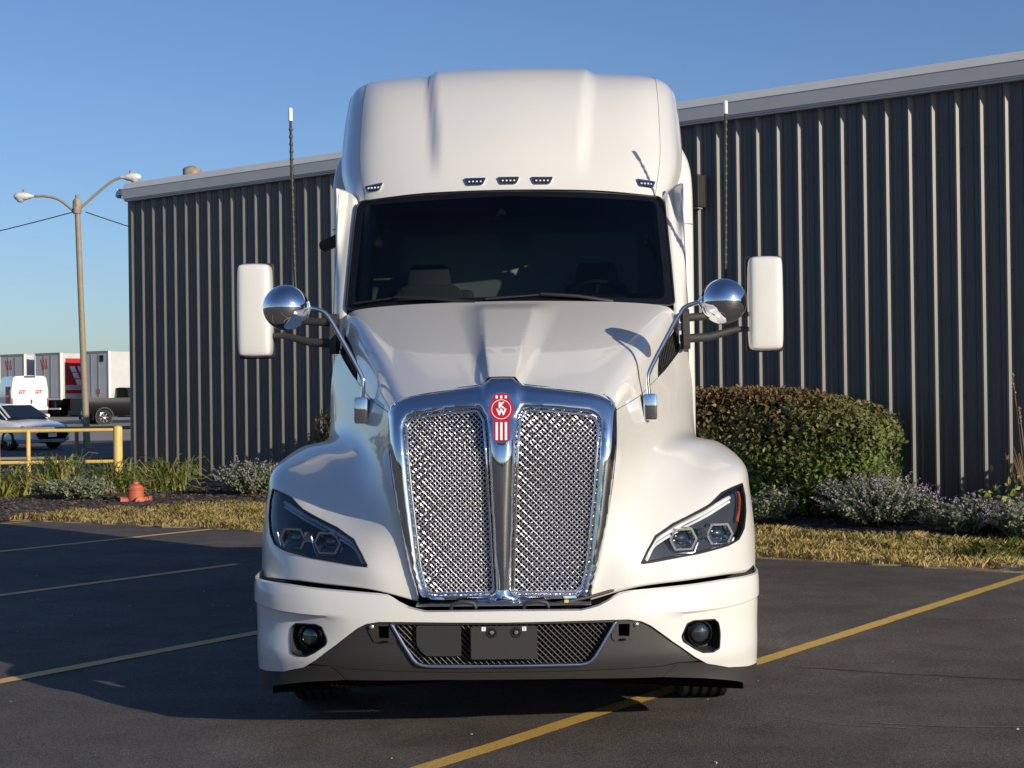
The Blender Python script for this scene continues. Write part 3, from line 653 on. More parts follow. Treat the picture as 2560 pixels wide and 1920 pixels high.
for i in range(26):
    a = g.random()*6.283; r0 = .12*g.random(); L = .15+.35*g.random(); hh = .75+1.0*g.random()*(g.random() < .5)+.1; b0 = np.array([math.cos(a)*r0, math.sin(a)*r0, 0]); tip = b0+np.array([math.cos(a)*L*.6, math.sin(a)*L*.5, hh])
    mid = (b0+tip)/2+np.array([0, 0, .1]); pts = [b0*(1-t)**2+2*mid*t*(1-t)+tip*t*t for t in np.linspace(0, 1, 6)]; mb.tube(pts, [.006, .005, .005, .004, .004, .002], 5, cap=False)
    if hh > 1.2:
        for t in np.linspace(.88, 1.03, 14):
            for s in range(3): HP.append(b0*(1-t)**2+2*mid*t*(1-t)+tip*t*t+g.normal(0, .010, 3)); HN.append(g.normal(0, 1, 3))
mb.build('stalks', M['reed'], root, fix=False)['kind'] = 'stuff'
V, F = cloud(np.array(HP), np.array(HN), np.full(len(HP), .013)); mesh_np('seed_heads', V, F, M['reed'], root, kind='stuff')
P = np.c_[g.normal(0, .28, 900), g.normal(0, .2, 900), np.abs(g.normal(0, .22, 900))+.05]; V, F = cloud(P, g.normal(0, 1, P.shape), np.full(len(P), .045)); mesh_np('low_leaves', V, F, M['lily_leaf'], root, kind='stuff')
# ---------------------------------------------------------------- hydrant, bollard, railings
hy = tag(empty('fire_hydrant', (-5.68, 23.15, .018), R(20)), 'small faded red hydrant standing in the mulch beside the dry grass', 'hydrant')
b = MB(); b.lathe([(.155, 0), (.155, .03), (.125, .045), (.12, .25), (.128, .255), (.128, .275), (.112, .285), (.10, .315), (.045, .345), (.04, .372), (.0, .375)], 24); b.build('barrel', M['hyd'], hy, smo=35)
for a, L in ((0, .235), (180, .235), (-80, .21)):
    b = MB(); mt = Matrix.Translation((0, 0, .09)) @ Matrix.Rotation(R(a), 4, 'Z') @ Matrix.Rotation(R(90), 4, 'Y'); b.lathe([(.055, .10), (.055, L-.05), (.066, L-.05), (.066, L-.005), (.05, L)], 16, mt); b.build('nozzle', M['hyd'], hy, smo=35)
bo = tag(empty('bollard', (-7.12, 27.75, 0)), 'thick pale yellow bollard at the end of the railing near the building', 'bollard')
b = MB(); b.lathe([(.082, 0), (.082, 1.10), (.075, 1.125), (.045, 1.145), (0, 1.15)], 24); b.build('post', M['yellow'], bo, smo=40)
def railing(loc, posts, x0, x1, label, m):
    root = tag(empty('pipe_railing', loc), label, 'railing', 'pipe railings by the building corner')
    for x in posts: b = MB(); b.tube([(x, 0, 0), (x, 0, 1.06)], .040, 12); b.build('post', m, root, smo=40)
    for z in (1.05, .46): b = MB(); b.tube([(x0, 0, z), (x1, 0, z)], .034, 12); b.build('rail', m, root, smo=40)
    return root
railing((-9.0, 28.75, 0), (-2.6, -.62, -.05, 1.66), -2.65, 1.68, 'pale yellow two rail pipe railing running behind the bollard', M['yellow'])
railing((-9.0, 30.6, 0), (-3.2, -1.6, .33, 1.45), -3.25, 1.5, 'shaded pipe railing standing behind the sunny yellow one', M['galv'])
# ---------------------------------------------------------------- street lamp and wire
lp = tag(empty('street_lamp', (-13.7, 49.5, 0), 0), 'weathered tan lamp post with two curved arms beyond the parking lot', 'street lamp')
top = Vector((-.22, 0, 7.9))
b = MB(); b.tube([(0, 0, 0), (0, 0, .3), tuple(top*.5), tuple(top)], [.13, .108, .098, .086], 16); b.build('pole', M['galv'], lp, smo=40)
b = MB(); b.lathe([(.13, 7.55), (.14, 7.6), (.14, 7.95), (.10, 8.02), (.06, 8.06), (.06, 8.14), (0, 8.17)], 16, Matrix.Translation((-.22, 0, 0))); b.build('pole_cap', M['rust'], lp, smo=40)
for pts, h, s in (([(-.25, 0, 7.55), (-.75, 0, 7.98), (-1.2, 0, 8.12), (-1.62, 0, 8.13)], (-1.62, 0, 8.13), -1), ([(-.2, 0, 7.65), (.55, 0, 8.30), (.95, 0, 8.60), (1.22, 0, 8.70)], (1.22, 0, 8.70), 1)):
    b = MB(); b.tube(bez(pts, 5), .042, 8); arm = b.build('arm', M['wire'] if 0 else M['galv'], lp, smo=50)
    b = MB(); mt = Matrix.Translation(h) @ Matrix.Rotation(R(90 if s > 0 else -90), 4, 'Y') @ Matrix.Diagonal((.85, 1, 1, 1)); b.lathe([(.05, -.02), (.06, .05), (.12, .16), (.155, .30), (.16, .46), (.12, .58), (.05, .63), (0, .64)], 16, mt)
    hd = b.build('lamp_head', M['lamp_white'], arm, smo=50)
    b = MB(); b.lathe([(.0, -.13), (.09, -.11), (.13, -.04), (.135, .0)], 16, Matrix.Translation((h[0]+s*.42, 0, h[2]-.07))); b.build('lens', M['lamp_glass'], arm, smo=50)
    b = MB(); b.lathe([(.05, 0), (.05, .1), (0, .11)], 10, Matrix.Translation((h[0]+s*.3, 0, h[2]+.12))); b.build('sensor', M['galv'], arm)
def wire(name, a, bb, sag, label):
    a, bb = Vector(a), Vector(bb); b = MB(); b.tube([a.lerp(bb, t)-Vector((0, 0, sag*4*t*(1-t))) for t in np.linspace(0, 1, 14)], .018, 5); return tag(b.build(name, M['wire']), label, 'wire')
wire('overhead_wire', (-13.95, 49.45, 7.62), (-29, 52, 5.6), .35, 'thin dark wire sagging from the lamp post to the left edge')
wire('overhead_wire', (-13.65, 49.5, 7.60), (-4.0, 51, 5.1), .25, 'thin dark wire running from the lamp post behind the building')
# ---------------------------------------------------------------- vehicles in the far lot
def heading(loc, f, name, label, cat, group=None):
    """+x of the thing points forward"""
    return tag(empty(name, loc, math.atan2(f[1], f[0])), label, cat, group)
def wheel(parent, x, y, r, w, rimm, side, n=28):
    mt = Matrix.Translation((x, y, r)) @ Matrix.Rotation(R(-90*side), 4, 'X')
    b = MB(); b.lathe([(r*.62, -w/2), (r*.9, -w/2), (r, -w*.34), (r, w*.34), (r*.93, w/2), (r*.64, w/2), (r*.62, w*.3)], n, mt, cap=False); wh = b.build('wheel', M['rubber'], parent, smo=40)
    b = MB(); b.lathe([(0, w*.26), (r*.12, w*.30), (r*.16, w*.24)], 14, mt, cap=False)
    for k in range(7):
        a = 2*math.pi*k/7; ca, sa = math.cos(a), math.sin(a); P = lambda q, s, z: mt @ Vector((ca*q-sa*s, sa*q+ca*s, z))
        b.add([P(r*.1, -r*.07, w*.28), P(r*.1, r*.07, w*.28), P(r*.62, r*.085, w*.30), P(r*.62, -r*.085, w*.30)], [(0, 1, 2, 3)])
    b.lathe([(r*.58, w*.36), (r*.645, w*.34), (r*.645, w*.15)], n, mt, cap=False); b.build('rim', rimm, wh, smo=40)
    b = MB(); b.lathe([(0, -w*.1), (r*.6, -w*.1)], n, mt, cap=False); b.build('brake', M['black'], wh)
    return wh
def loft(stations, name, m, parent, smo=35, both=True):
    """stations: (x, [(half width, z), ...]) from the bottom up to the centre line; mirrored"""
    b = MB(); G = []
    for x, pr in stations:
        G.append([(x, y, z) for y, z in pr]+[(x, -y, z) for y, z in reversed(pr) if y > 1e-6])
    b.grid(G); n = len(G[0]); b.f += [tuple(range(n)), tuple((len(G)-1)*n+k for k in range(n))]
    return b.build(name, m, parent, smo=smo)
def panel(name, pts, m, parent, off=(0, 0, 0), th=.012):
    """a small flat plate on a body: polygon in space with a thickness along its normal"""
    P = [Vector(p)+Vector(off) for p in pts]; nn = (P[1]-P[0]).cross(P[2]-P[0]).normalized()*th
    n = len(P); b = MB().add(P+[p+nn for p in P], [tuple(range(n))[::-1], tuple(range(n, 2*n))]+[(i, (i+1) % n, n+(i+1) % n, n+i) for i in range(n)]); return b.build(name, m, parent)
def text(name, s, loc, ex, ey, size, m, parent, extrude=.004, bold=0, shear=0):
    cu = bpy.data.curves.new(name, 'FONT'); cu.body = s; cu.size = size; cu.align_x = 'CENTER'; cu.align_y = 'CENTER'; cu.extrude = extrude; cu.offset = bold; cu.shear = shear
    o = bpy.data.objects.new('letters', cu); COL.objects.link(o); bpy.context.view_layer.update(); me = bpy.data.meshes.new_from_object(o.evaluated_get(bpy.context.evaluated_depsgraph_get())); bpy.data.objects.remove(o); me.materials.clear(); o = link(name, me, m); ex, ey = Vector(ex).normalized(), Vector(ey).normalized(); ez = ex.cross(ey)
    o.matrix_local = Matrix.Translation(loc) @ Matrix((ex, ey, ez)).transposed().to_4x4(); o.parent = parent; return o
# sedan, nose towards the right of the picture
car = heading((-16.5, 50.0, 0), (.80, -.60), 'sedan_car', 'white four door sedan parked in shade behind the yellow railing', 'car')
S_ = [(-2.42, [(.0, .42), (.62, .42), (.80, .50), (.84, .75), (.78, .98), (.0, 1.02)]), (-2.2, [(.0, .25), (.74, .25), (.86, .40), (.89, .78), (.82, 1.04), (0, 1.07)]),
      (-1.4, [(.0, .2), (.8, .2), (.90, .35), (.92, .80), (.84, 1.04), (0, 1.08)]), (0, [(.0, .2), (.8, .2), (.91, .32), (.92, .80), (.84, .99), (0, 1.0)]), (.9, [(.0, .2), (.8, .2), (.91, .32), (.92, .78), (.82, .97), (0, 1.0)]),
      (1.6, [(.0, .2), (.8, .2), (.91, .34), (.90, .74), (.78, .88), (0, .93)]), (2.1, [(.0, .2), (.72, .2), (.86, .34), (.86, .68), (.72, .79), (0, .82)]), (2.36, [(.0, .22), (.56, .22), (.74, .34), (.76, .60), (.62, .70), (0, .73)]), (2.47, [(.0, .26), (.4, .26), (.58, .36), (.6, .56), (.48, .64), (0, .66)])]
loft(S_, 'body', M['white_car'], car)
loft([(-1.75, [(.74, 1.03), (.70, 1.06), (0, 1.08)]), (-.95, [(.80, 1.0), (.60, 1.36), (0, 1.42)]), (-.2, [(.82, .99), (.62, 1.41), (0, 1.46)]), (.35, [(.82, .99), (.60, 1.38), (0, 1.43)]), (1.25, [(.76, .95), (.72, .97), (0, .99)])], 'cabin_glass', M['car_glass'], car)
loft([(-1.0, [(.605, 1.355), (.58, 1.38), (0, 1.435)]), (-.2, [(.635, 1.40), (.60, 1.43), (0, 1.478)]), (.33, [(.61, 1.375), (.58, 1.40), (0, 1.45)])], 'roof', M['white_car'], car)
for s in (-1, 1):
    b = MB(); b.tube([(1.20, s*.765, .97), (.36, s*.61, 1.39)], .03, 6); b.build('pillar', M['white_car'], car); b = MB(); b.tube([(-.12, s*.815, 1.0), (-.2, s*.63, 1.40)], .035, 6); b.build('pillar', M['black'], car)
    b = MB(); b.prism([(0, 0), (.15, .02), (.15, .12), (.02, .14)], s*.93, s*1.1, lambda p, q, t: (.75+p, t, .98+q)); b.build('side_mirror', M['white_car'], car, bevel=.02)
    panel('headlight', [(2.02, s*.85, .70), (2.30, s*.72, .64), (2.34, s*.70, .69), (2.05, s*.80, .765)], M['trim_dark'], car, th=.03*-s)
    for x in (1.45, -1.42): wheel(car, x, s*.80, .335, .23, M['silver'], s)
    for x in (.62, -.45, -1.25):
        b = MB(); b.box((x-.006, s*.915, .36), (x+.006, s*.928, .98)); b.build('door_gap', M['seam'], car)
panel('windscreen', [(1.10, -.66, 1.005), (1.10, .66, 1.005), (.42, .52, 1.37), (.42, -.52, 1.37)], M['cream_in'], car, (.04, 0, .02), th=.004)
panel('windscreen_glass', [(1.16, -.70, .995), (1.16, .70, .995), (.42, .56, 1.385), (.42, -.56, 1.385)], M['car_glass'], car, (.03, .12, .025), th=.004)
panel('grille', [(2.475, -.50, .34), (2.475, .50, .34), (2.475, .60, .50), (2.475, .52, .555), (2.475, -.52, .555), (2.475, -.60, .50)], M['gloss_black'], car, th=.02)
panel('number_plate', [(2.50, -.16, .41), (2.50, .16, .41), (2.50, .16, .53), (2.50, -.16, .53)], M['white_flat'], car, th=.01)
panel('chrome_strip', [(2.46, -.62, .29), (2.46, .62, .29), (2.46, .66, .315), (2.46, -.66, .315)], M['silver'], car, th=.03)
panel('badge', [(2.44, -.08, .63), (2.44, .08, .63), (2.44, .08, .66), (2.44, -.08, .66)], M['silver'], car, th=.03)
# tall white van, doors to the camera
van = heading((-28.45, 89.2, lot_z(87)), (-.45, .89), 'delivery_van', 'tall white delivery van with red lettering on its rear doors', 'van')
loft([(-2.9, [(0, .45), (.92, .45), (1.0, .7), (1.0, 1.7), (.90, 2.40), (.78, 2.52), (0, 2.56)]), (1.2, [(0, .4), (.92, .4), (1.02, .7), (1.02, 1.7), (.92, 2.42), (.8, 2.55), (0, 2.6)]), (1.9, [(0, .4), (.92, .4), (1.02, .7), (1.0, 1.6), (.86, 2.2), (.7, 2.36), (0, 2.42)]), (2.7, [(0, .4), (.9, .4), (1.0, .7), (.95, 1.2), (.8, 1.35), (.7, 1.4), (0, 1.45)]), (3.0, [(0, .4), (.8, .4), (.85, .7), (.8, 1.0), (.7, 1.1), (.6, 1.12), (0, 1.15)])], 'body', M['white_car'], van)
for s in (-1, 1):
    d = panel('rear_door', [(-2.905, s*.015, .62), (-2.905, s*.90, .62), (-2.905, s*.90, 1.75), (-2.905, s*.80, 2.38), (-2.905, s*.015, 2.42)], M['white_car'], van, th=.02*s)
    text('lettering', 'GT', (-2.93, -s*-.43 if 0 else s*.45, 1.62), (0, -1, 0), (0, 0, 1), .27, M['sign_red'], van, bold=.012, shear=.25)
    text('lettering', 'TRUCK', (-2.93, s*.38, 1.46), (0, -1, 0), (0, 0, 1), .07, M['mark_red'], van) if 0 else None
    panel('tail_lamp', [(-2.91, s*.93, .78), (-2.91, s*1.0, .78), (-2.91, s*.99, 1.28), (-2.91, s*.93, 1.28)], M['lamp_red'], van, th=.04*s)
    for x in (-1.6, 2.1): wheel(van, x, s*.90, .35, .24, M['silver'], s)
b = MB(); b.box((-2.955, -.12, .98), (-2.92, -.05, 1.2)); b.build('door_handle', M['black'], van)
b = MB(); b.box((-2.96, -.30, 2.45), (-2.88, .30, 2.53)); b.build('brake_lamp', M['trim_dark'], van)
b = MB(); b.box((-3.0, -.95, .38), (-2.86, .95, .60)); b.build('bumper', M['dark_plastic'], van, bevel=.02)
sg = panel('side_sign', [(-2.2, 1.022, .95), (-1.0, 1.022, .95), (-1.0, 1.022, 1.95), (-2.2, 1.012, 1.95)], M['sign_red'], van, th=-.012)
b = MB(); b.box((-2.2, 1.03, 1.35), (-1.0, 1.042, 1.47)); b.build('sign_stripe', M['white_flat'], sg)
# dark pickup, tail to the left
pk = heading((-20.3, 81.8, .12), (.80, .60), 'pickup_truck', 'black pickup truck with chrome wheels half hidden by the building corner', 'pickup')
loft([(-2.9, [(0, .62), (.85, .62), (.97, .75), (.99, 1.25), (.96, 1.42), (0, 1.42)]), (-.45, [(0, .5), (.9, .5), (1.0, .7), (1.02, 1.25), (.98, 1.44), (0, 1.44)]), (1.6, [(0, .5), (.9, .5), (1.0, .7), (1.02, 1.2), (.98, 1.40), (0, 1.42)]), (2.9, [(0, .5), (.85, .5), (.97, .7), (.97, 1.15), (.9, 1.30), (0, 1.34)]), (3.1, [(0, .5), (.75, .5), (.87, .7), (.87, 1.1), (.8, 1.2), (0, 1.22)])], 'body', M['black_car'], pk)
loft([(-.5, [(.96, 1.44), (.78, 1.95), (0, 1.98)]), (.2, [(.96, 1.44), (.80, 2.0), (0, 2.04)]), (1.0, [(.96, 1.42), (.78, 1.96), (0, 2.0)]), (1.9, [(.9, 1.40), (.86, 1.42), (0, 1.44)])], 'cab', M['car_glass'], pk)
for s in (-1, 1):
    for x in (-1.85, 1.95):
        wheel(pk, x, s*.88, .42, .28, M['silver'], s)
        b = MB(); b.lathe([(.44, s*.30), (.50, s*.30), (.52, s*.20)], 20, Matrix.Translation((x, s*.74, .46)) @ Matrix.Rotation(R(-90), 4, 'X'), cap=False); b.build('wheel_arch', M['black'], pk)
    panel('mud_flap', [(-2.45, s*.8, .3), (-2.45, s*1.0, .3), (-2.45, s*1.0, .62), (-2.45, s*.8, .62)], M['rubber'], pk, th=.02)
    panel('tail_lamp', [(-2.905, s*.86, .98), (-2.905, s*.975, .98), (-2.905, s*.96, 1.34), (-2.905, s*.86, 1.34)], M['lamp_red'], pk, th=.03*s)
    b = MB(); b.box((-.06, s*1.0, .70), (-.048, s*1.025, 1.42)); b.build('door_gap', M['seam'], pk)
    b = MB(); b.tube([(-.3, s*1.03, .42), (1.4, s*1.03, .42)], .04, 8); b.build('side_step', M['silver'], pk)
b = MB(); b.box((-3.08, -.9, .55), (-2.88, .9, .76)); b.build('bumper', M['black'], pk, bevel=.03)
# trailers, tails to the camera, side by side
def stripes(parent, y, z, s, m, side=None):
    for k in range(3):
        o = k*.34*s
        f = (lambda a, c: (-.036, y-a, z+c)) if side is None else (lambda a, c: (side+a, -1.316, z+c))
        q = [f(o, .5*s), f(o+.2*s, .5*s), f(o+.2*s+.42*s*(.6 if k < 2 else .35), -.35*s), f(o+.42*s*(.6 if k < 2 else .35), -.35*s)]
        panel('logo_stripe', q, m, parent, th=.006)
def trailer(loc, label, kind):
    f = (.58, .814); t = tag(empty('box_trailer', loc, math.atan2(f[1], f[0])), label, 'trailer', 'box trailers lined up across the far lot')
    b = MB(); b.box((0, -1.28, 1.18), (16, 1.28, 4.07)); b.build('box', M['trailer'], t)
    for s in (-1, 1):
        b = MB(); b.box((-.06, s*1.30-.07*(s > 0)-.0*(s < 0), 1.14), (.12, s*1.30+.07*(s < 0), 4.10)); b.build('corner_post', M['trailer_post'], t)
        b = MB(); b.box((-.03, .012 if s > 0 else -1.21, 1.26), (-.004, 1.21 if s > 0 else -.012, 3.98)); d = b.build('rear_door', M['trailer'], t)
        b = MB(); b.tube([(-.045, s*.35, 1.3), (-.045, s*.35, 3.95)], .016, 6); b.build('lock_rod', M['bolt'], d)
        for x in (1.6, 2.8): 
            for q in (.62, 1.0): wheel(t, x, s*q, .50, .27, M['silver'], s)
        b = MB(); b.box((-.02, s*.62-.05, .50), (.08, s*.62+.05, 1.15)); b.build('guard_post', M['frame'], t)
        b = MB(); b.box((11.5, s*.9-.06, .1), (11.62, s*.9+.06, 1.18)); b.build('landing_leg', M['frame'], t)
    b = MB(); b.box((-.03, -1.15, .48), (.07, 1.15, .58)); b.build('guard_bar', M['trailer_post'], t)
    b = MB(); b.box((.6, -.55, .75), (4.2, .55, 1.16)); b.build('bogie', M['frame'], t)
    b = MB(); b.box((-.05, -1.25, 3.99), (.12, 1.25, 4.12)); b.build('top_rail', M['concrete'], t); b = MB(); b.box((-.05, -1.25, 1.10), (.12, 1.25, 1.22)); b.build('sill', M['trailer_post'], t)
    if kind: stripes(t, .75, 3.35, .75, M['mark_red'])
    if kind == 'red':
        b = MB(); b.box((.35, -1.30, 2.05), (15.8, -1.281, 3.75)); b.build('side_panel', M['trailer_red'], t); b = MB(); b.box((.35, -1.30, 1.5), (15.8, -1.281, 1.72)); b.build('side_stripe', M['trailer_red'], t)
        for i in range(3):
            for j in range(3):
                x0, z0 = .65+i*.62+j*.22, 3.25-j*.42+i*.0; q = [(x0, -1.302, z0), (x0+.42, -1.302, z0+.12*0), (x0+.58, -1.302, z0-.36), (x0+.16, -1.302, z0-.36)]; panel('logo_block', q, M['white_flat'], t, th=.006)
    if kind is None:
        b = MB(); b.box((-.06, -.80, 3.45), (-.03, -.45, 3.85)); b.build('placard', M['black'], t); b = MB(); b.box((-.06, -.5, 1.45), (-.03, -.2, 1.75)); b.build('placard', M['mark_red'], t)
    return t
g0 = np.array([-29.76, 98.75]); wd = np.array([.814, -.58])
for d, lab, kd in ((-3.65, 'white box trailer at the left edge above the delivery van', 'plain'), (0., 'white box trailer with a red side panel behind the delivery van', 'red'), (4.64, 'plain white box trailer standing right of the red sided one', None)):
    q = g0+wd*d; trailer((float(q[0]), float(q[1]), lot_z(98)), lab, kd)
# far wooded edge all round, behind the camera too (mirrored in the chrome)
M['wood'] = island_mat("far trees", [(.020, .032, .012), (.035, .050, .018), (.028, .036, .016)], .9)
P = []
for a in np.arange(116, 392, .32):
    d = 150+18*math.sin(a*.7); h = 4.5+2.2*math.sin(a*1.9)+1.5*math.sin(a*5.1+1)+random.random()*1.5
    for k in range(9): P.append((d*math.cos(R(a))+random.gauss(0, 1.2), d*math.sin(R(a))+random.gauss(0, 1.2), random.random()**.7*h))
P = np.array(P); V, F = cloud(P, RNG.normal(0, 1, P.shape), np.full(len(P), 1.3)); mesh_np('far_woods', V, F, M['wood'], kind='stuff')
# ---------------------------------------------------------------- the truck
TR = tag(empty('semi_truck', (-.055, 7.1, 0), -R(1.2)), 'white long nosed semi truck with chrome grille facing the camera, filling the frame', 'truck')
def both(f):
    for s in (1, -1): f(s)
def ret(o, dv=(0, .05, 0), cond=None):
    """turns the open rim of a shell back by dv so that it has a thickness"""
    bm = bmesh.new(); bm.from_mesh(o.data); es = [e for e in bm.edges if e.is_boundary and (cond is None or cond((e.verts[0].co+e.verts[1].co)/2))]
    r = bmesh.ops.extrude_edge_only(bm, edges=es); vs = [v for v in r['geom'] if isinstance(v, bmesh.types.BMVert)]
    for v in vs: v.co += Vector(dv)
    bmesh.ops.recalc_face_normals(bm, faces=[f for f in r['geom'] if isinstance(f, bmesh.types.BMFace)])
    bm.to_mesh(o.data); bm.free(); smooth(o.data, 40); return o
def mir(poly, sgn=1): return [(p*sgn, q) for p, q in poly]
def off(fn, d): return lambda p, q: np.asarray(fn(p, q))+np.array(d)
# ---- hood and fenders: one shell with openings for the headlamps and the side vents
HU, HV = .28, .13
HL = [(0.99, 9.996), (1.104, 9.566), (1.292, 9.071), (1.671, 8.857), (2.158, 8.792), (2.591, 8.745), (2.944, 8.572), (3.301, 8.564), (3.754, 8.58), (3.845, 8.965), (3.795, 9.352), (3.637, 9.727), (3.395, 9.952), (3.027, 10.027), (2.213, 10.062), (1.503, 10.017), (1.189, 10.006)]
HL = [(a, b) for a, b in bez(HL+[HL[0]], 4)][:-1] if 0 else HL
VENT = [(3.093, 4.46), (3.30, 4.22), (3.521, 4.071), (4.306, 3.953), (5.229, 3.919), (5.70, 3.75), (5.85, 3.85), (5.85, 4.36), (5.114, 4.448), (3.662, 4.476)]
flip = lambda poly: [(p, -q) for p, q in poly]
_VL = np.cumsum([0, .36, .27, .11, .11, .20, .20, .13, .15, .15, .17, .17])      # true widths of the rows of the cage
def v_len(v): return math.copysign(float(np.interp(abs(v), range(12), _VL)), v)
def v_of(q): return math.copysign(float(np.interp(abs(q), _VL, range(12))), q)
lay = lambda poly: [(p, v_len(q)) for p, q in poly]
def v_at(u, x):
    lo, hi = 0., 3.
    for _ in range(30):
        m = (lo+hi)/2
        if _hood(u, m)[0] < x: lo = m
        else: hi = m
    return lo
FOLD = []                                         # the folds either side of the raised spine
for a0, a1, dx in ((.067, .170, 0), (.0895, .26, 0), (.112, .350, 0)):
    for sg in (1, -1): FOLD.append([(u, sg*v_at(u, lerp(a0, a1, u/6)+dx)) for u in np.linspace(.12, 5.9, 60)])
tri = trimmed(lay([(0, -11), (6, -11), (6, 11), (0, 11)]), [lay(HL), lay(flip(HL)), lay(VENT), lay(flip(VENT))], .019, lambda p, q: hood(p, v_of(q)), HU, 1., edge_step=.015, lines=[lay(l) for l in FOLD])
hd = skin('hood', tri, M['paint'], TR, 60, (0, -1, 0)); ret(hd, (0, .035, .004), lambda c: c.z < .80 and c.y < 1.0)
# exact shading normals on the folded top of the hood
_uv = {tuple(np.round(p, 4)): (q[0]/HU, v_of(q[1])) for p, q in zip(tri[0], tri[2])}
_N = []
for vt in hd.data.vertices:
    q = _uv.get(tuple(np.round(vt.co, 4))); n = vt.normal.copy()
    if q is not None and abs(q[1]) < 2.4 and .02 < q[0] < 5.98:
        e = .006; du = hood(q[0]+e, q[1])-hood(q[0]-e, q[1]); dv = hood(q[0], q[1]+.022)-hood(q[0], q[1]-.022); c = Vector(np.cross(du, dv)).normalized(); n = c if c.dot(n) > 0 else -c
    _N.append(n)
hd.data.normals_split_custom_set_from_vertices(_N)
def hood_line(pts, r, m, name, parent, d=(0, 0, 0), k=4, n=6):
    b = MB(); b.tube([tuple(hood(u, v)+np.array(d)) for u, v in bez([(a, c, 0) for a, c in pts], k) for u, v in [(u, v)]] if 0 else [tuple(hood(q[0], q[1])+np.array(d)) for q in bez([(a, c, 0) for a, c in pts], k)], r, n, cap=True); return b.build(name, m, parent, smo=60)
def side_bits(s):
    uv = lambda poly: [(u, v*s) for u, v in poly]
    hood_line(uv([(0, 4.1), (.8, 4.28), (1.6, 4.41), (2.4, 4.44), (3.09, 4.46)]), .0022, M['seam'], 'hood_seam', hd)
    # side vent
    tv = trimmed(uv(VENT), [], .03, off(hood, (-.035*s, .02, 0)), HU, HV); v = skin('side_vent', tv, M['gloss_black'], TR, 50, (s, -.5, 0))
    loop = [tuple(hood(u, w)) for u, w in densify(uv(VENT), .15)]
    b = MB(); b.grid([[p for p in loop+loop[:1]], [(p[0]-.036*s, p[1]+.021, p[2]) for p in loop+loop[:1]]]); b.build('vent_wall', M['dark_plastic'], v)
    for k in range(14):
        u0 = 3.6+k*.155; pts = [(u0, 4.44*s), (u0+.10, 4.2*s), (u0+.18, 3.99*s)]
        b = MB(); b.tube([tuple(hood(*q)+np.array((-.012*s, .006, 0))) for q in pts], .0035, 4); b.build('vent_bar', M['dark_plastic'], v)
    # headlamp
    P = uv(HL); th = trimmed(P, [], .03, off(hood, (-.01*s, .065, 0)), HU, HV); h = skin('headlight', th, M['trim_dark'], TR, 50, (0, -1, 0))
    loop = [tuple(hood(u, w)) for u, w in densify(P, .12)]; L2 = loop+loop[:1]
    b = MB(); b.grid([L2, [(p[0]-.01*s, p[1]+.065, p[2]) for p in L2]]); b.build('lamp_wall', M['trim_dark'], h)
    b = MB(); b.tube([(p[0], p[1]-.001, p[2]) for p in loop+loop[:2]], .0062, 8, cap=False); b.build('bezel', M['black'], h, smo=60)
    tl = trimmed(P, [], .03, off(hood, (0, .003, 0)), HU, HV); skin('lens_cover', tl, M['lens'], h, 60, (0, -1, 0))
    drl = uv([(1.06, 9.93), (1.12, 9.66), (1.25, 9.30), (1.51, 9.12), (1.98, 8.975), (2.49, 8.92), (2.87, 8.86), (3.2, 8.82)])
    for d, r, m, n in (((0, .028, 0), .0105, M['drl'], 'light_guide'), ((0, .032, -.021), .0075, M['drl'], 'light_rim'), ((0, .036, .014), .004, M['silver'], 'light_rim')):
        hood_line(drl, r, m, n, h, d)
    brow = [(1.27, 9.20), (1.36, 9.03), (1.70, 8.875), (2.16, 8.81), (2.60, 8.765), (2.95, 8.60), (3.3, 8.59), (3.68, 8.61), (3.62, 8.72), (3.2, 8.76), (2.87, 8.80), (2.49, 8.86), (1.98, 8.925), (1.53, 9.06)]
    skin('lamp_brow', trimmed(uv(brow), [], .02, off(hood, (0, .022, 0)), HU, HV), M['gloss_black'], h, 50, (0, -1, 0))
    hood_line(uv([(3.62, 8.78), (3.68, 8.95), (3.63, 9.22), (3.48, 9.55)]), .0085, M['amber'], 'side_reflector', h, (-.012*s, .02, 0))
    for (cu, cv) in ((1.931, 9.507), (2.835, 9.685)):
        c = Vector(hood(cu, cv*s))+Vector((-.01*s, .020, 0)); ax = Vector((.42*s, -1, 0)).normalized(); rx = Vector((-ax.y, ax.x, 0)).normalized()*(1 if ax.y < 0 else -1); fn = lambda p, q, t: c+rx*p+Vector((0, 0, 1))*q+ax*t
        hx = lambda a, bb: [(-a, 0), (-a*.62, bb), (a*.62, bb), (a, 0), (a*.62, -bb), (-a*.62, -bb)]
        b = MB()
        for (a0, b0, t0), (a1, b1, t1) in ((((.080, .056), None, 0), ((.062, .042), None, .0)),) if 0 else (((.080, .056, -.030), (.078, .054, .006)), ((.078, .054, .006), (.066, .044, .006)), ((.066, .044, .006), (.050, .034, -.035))):
            A, Bq = hx(a0, b0), hx(a1, b1); b.add([fn(p, q, t0) for p, q in A]+[fn(p, q, t1) for p, q in Bq], [(i, (i+1) % 6, 6+(i+1) % 6, 6+i) for i in range(6)])
        b.build('projector_bezel', M['silver'], h)
        b = MB(); b.tube([fn(p, q, -.006) for p, q in ((-.098, .030), (-.070, -.050), (-.058, -.068), (.060, -.068), (.084, -.020))], .0075, 6); b.build('reflector_tray', M['silver'], h, smo=60)
        b = MB(); mt = Matrix((rx, Vector((0, 0, 1)), ax)).transposed().to_4x4(); mt.translation = c-ax*.036
        b.lathe([(.046, 0), (.040, .013), (.026, .021), (.011, .025), (0, .0255)], 20, mt @ Matrix.Diagonal((1.05, .80, 1, 1)), cap=False); b.build('projector', M['bulb'], h, smo=60)
